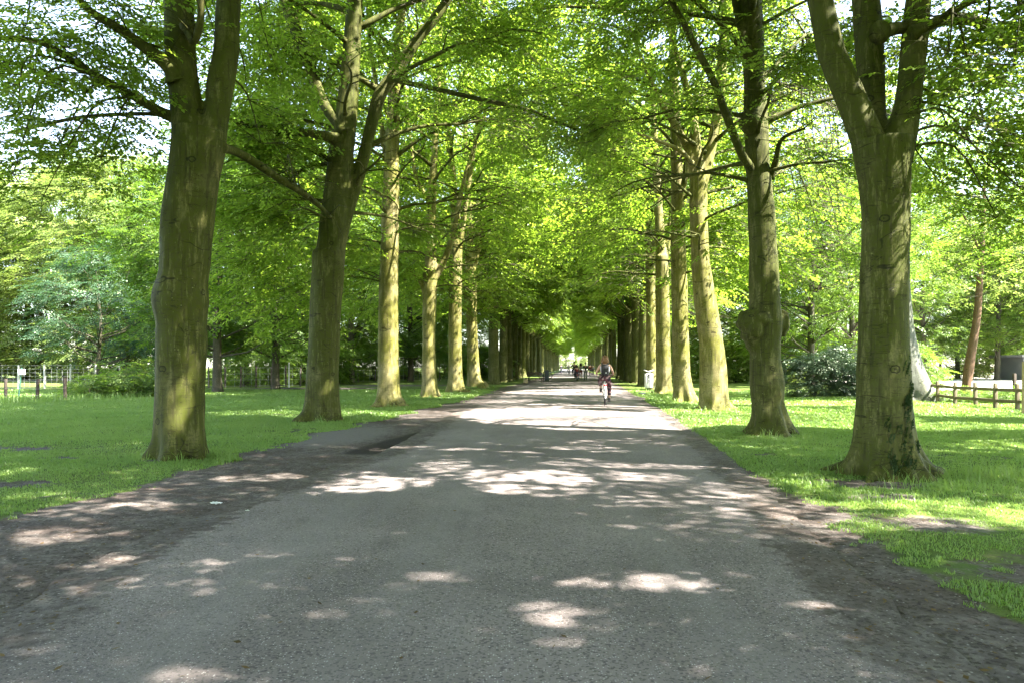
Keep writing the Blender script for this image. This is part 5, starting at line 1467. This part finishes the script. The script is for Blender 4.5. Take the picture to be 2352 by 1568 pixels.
CYC = dict(pelvis=(0, .20, 1.0), waist=(0, .24, 1.14), chest=(0, .30, 1.32), neck=(0, .345, 1.45), head=(0, .37, 1.555), crown=(0, .37, 1.62),
           shL=(-.165, .31, 1.385), elL=(-.29, .40, 1.13), wrL=(-.275, .66, 1.06), paL=(-.27, .74, 1.065), shR=(.165, .31, 1.385), elR=(.285, .42, 1.12), wrR=(.29, .66, 1.05), paR=(.285, .74, 1.06),
           hiL=(-.10, .24, .97), knL=(-.17, .60, .86), anL=(-.14, .42, .54), toL=(-.15, .56, .49), hiR=(.10, .24, .96), knR=(.16, .55, .60), anR=(.15, .42, .20), toR=(.16, .56, .15))
WALK = dict(pelvis=(0, 0, .95), waist=(0, 0, 1.1), chest=(0, .01, 1.32), neck=(0, .01, 1.47), head=(0, .03, 1.60), crown=(0, .02, 1.67),
            shL=(-.18, 0, 1.40), elL=(-.235, -.03, 1.12), wrL=(-.235, .08, .89), paL=(-.23, .11, .82), shR=(.18, 0, 1.40), elR=(.235, -.06, 1.12), wrR=(.235, -.02, .87), paR=(.23, 0, .80),
            hiL=(-.095, 0, .90), knL=(-.10, .10, .50), anL=(-.10, .18, .10), toL=(-.11, .31, .06), hiR=(.095, 0, .90), knR=(.10, .05, .50), anR=(.10, -.14, .13), toR=(.11, -.02, .06))
AVZ = -math.atan(.0905)      # facing down the avenue

b0 = bicycle(M['white']); 
x, Y = gp(1390, 932)
b0.location = (x, Y, .03); b0.rotation_euler = (0, 0, AVZ - .02)
tag(b0, 'white framed city bicycle ridden by the ginger-haired woman, red light on its rack', 'bicycle')
person((x, Y, .03), AVZ - .02, 'ginger-haired woman in a white sleeveless top and patterned trousers riding away on a bicycle', CYC, 'tank', 'floral', 'calf', 'hair', fingers=True, hair_long=True)
# backpack
root = empty('backpack', (x, Y, .03), AVZ - .02); tag(root, 'black backpack with mauve straps on the back of the ginger-haired cyclist', 'backpack')
bm_ = MB(); bm_.box((0, .10, 1.22), (.27, .15, .40), Matrix.Rotation(-.28, 3, 'X'), bevel=.05).build('bag', M['pack'], root)
MB().box((.0, .015, 1.13), (.20, .05, .19), Matrix.Rotation(-.28, 3, 'X'), bevel=.02).build('pocket', M['pack'], root)
MB().box((.03, -.016, 1.12), (.035, .01, .03), Matrix.Rotation(-.28, 3, 'X')).build('badge', M['white'], root)
for sx in (-.06, .085): MB().box((sx, .03, 1.20), (.018, .012, .30), Matrix.Rotation(-.28, 3, 'X')).build('webbing', M['pinkgrey'], root)
for sx in (-.11, .11): MB().tube([(sx, .17, 1.40), (sx, .28, 1.455), (sx * 1.2, .41, 1.36), (sx * 1.3, .38, 1.15), (sx, .2, 1.05)], .02, 8).build('strap', M['pack'], root)

def cyclist(px, Y, lab_p, lab_b, shirt, trousers, hair, fm, sc=1.0, rz=AVZ, long=False, shorts=False, sleeves=True):
    x, _ = atg(px, Y)
    b = dup(b0, (x, Y, .03), rz, sc); tag(b, lab_b, 'bicycle')
    for c in children_of(b):
        if c.name.startswith(('frame', 'fork', 'mudguard')):
            c.data = c.data.copy(); c.data.materials[0] = fm
    return person((x, Y, .03), rz, lab_p, CYC, shirt, trousers, 'full', hair, sleeves=sleeves, hair_long=long, shorts=shorts, sc=sc)
cyclist(1326, 64, 'dark-haired child in black and red riding a small bicycle beside the walking man', 'small dark bicycle ridden by the child in black and red', 'redcloth', 'navy', 'hair_dark', M['black'], .88, AVZ + .12, long=True, sleeves=False)
cyclist(1319, 78, 'cyclist in a dark green shirt just beyond the child on a bicycle', 'dark bicycle of the cyclist in dark green', 'olive', 'navy', 'hair_dark', M['black'], 1.12)
def walker(px, Y, label, shirt, trousers, hair, sc=1.0, rz=AVZ, long=False, sleeves='long', shorts=False, group=None):
    x, _ = atg(px, Y); return person((x, Y, .02), rz, label, WALK, shirt, trousers, 'full', hair, sleeves=sleeves, hair_long=long, shorts=shorts, sc=sc, group=group)
walker(1345, 72, 'man in navy jacket and grey trousers walking away right of the child cyclist', 'navy', 'khaki', 'hair_dark', 1.02)
walker(1334, 80, 'person in pale top and red shorts walking between the child cyclist and the man', 'paleshirt', 'redcloth', 'hair_dark', 1.0, long=True, shorts=True)
walker(1356, 105, 'person in red walking at the right side far down the avenue', 'redcloth', 'navy', 'hair_dark', 1.0)
walker(1362, 112, 'person in grey walking beside the one in red far down the avenue', 'greycloth', 'navy', 'hair_dark', .98)
walker(1289, 150, 'tiny far walker in dark clothes by the left trees at the avenue end', 'navy', 'navy', 'hair_dark', 1.05)
cyclist(1306, 120, 'distant cyclist in a grey top on the left half of the road', 'distant bicycle of the grey-topped cyclist', 'greycloth', 'khaki', 'hair_dark', M['bin_grey'], 1.05)
x, Y = atg(1262, 82)
pb = dup(b0, (x, Y, .0), AVZ + 1.2, 1.0); tag(pb, 'parked bicycle standing on the left verge among the beeches', 'bicycle')

# ---------------------------------------------------------------- world, sun, camera
w = bpy.data.worlds.new('World'); scene.world = w; w.use_nodes = True
nt = w.node_tree; nt.nodes.clear()
sky = nt.nodes.new('ShaderNodeTexSky'); sky.sky_type = 'NISHITA'; sky.sun_disc = False
sky.sun_elevation = SUN_EL; sky.sun_rotation = SUN_AZ; sky.air_density = 1.0; sky.dust_density = 0.6; sky.ozone_density = 1.0
bg = nt.nodes.new('ShaderNodeBackground'); bg.inputs[1].default_value = 0.085
ou = nt.nodes.new('ShaderNodeOutputWorld')
hs = nt.nodes.new('ShaderNodeHueSaturation'); hs.inputs['Saturation'].default_value = 0.72
nt.links.new(sky.outputs[0], hs.inputs['Color']); nt.links.new(hs.outputs[0], bg.inputs[0]); nt.links.new(bg.outputs[0], ou.inputs[0])
sl = bpy.data.lights.new('Sun', 'SUN'); sl.energy = 5.0; sl.angle = math.radians(.53); sl.color = (1.0, .94, .84)
so = bpy.data.objects.new('Sun', sl); COL.objects.link(so)
so.rotation_euler = Vector(SDIR).to_track_quat('Z', 'Y').to_euler()
so.location = (20, 0, 30)
cam = bpy.data.cameras.new('Camera'); cam.sensor_width = 36; cam.lens = 36 * F / 2352; cam.shift_y = (HY - 784) / 2352
cam.clip_end = 3000; cam.clip_start = .05
co = bpy.data.objects.new('Camera', cam); COL.objects.link(co); co.location = (0, 0, CH); co.rotation_euler = (PI / 2, 0, 0)
scene.camera = co
vs = scene.view_settings; vs.view_transform = 'Standard'; vs.look = 'None'; vs.exposure = 3.55; vs.gamma = 1
scene.render.engine = 'CYCLES'
cy = scene.cycles
cy.max_bounces = 14; cy.diffuse_bounces = 9; cy.glossy_bounces = 2; cy.transmission_bounces = 12; cy.transparent_max_bounces = 4
cy.sample_clamp_indirect = 6; cy.caustics_reflective = False; cy.caustics_refractive = False
cy.use_adaptive_sampling = True; cy.adaptive_threshold = .015
cy.use_denoising = True
for n_ in ('leaf',): pass
print('faces', sum(len(o.data.polygons) for o in COL.objects if o.type == 'MESH'))
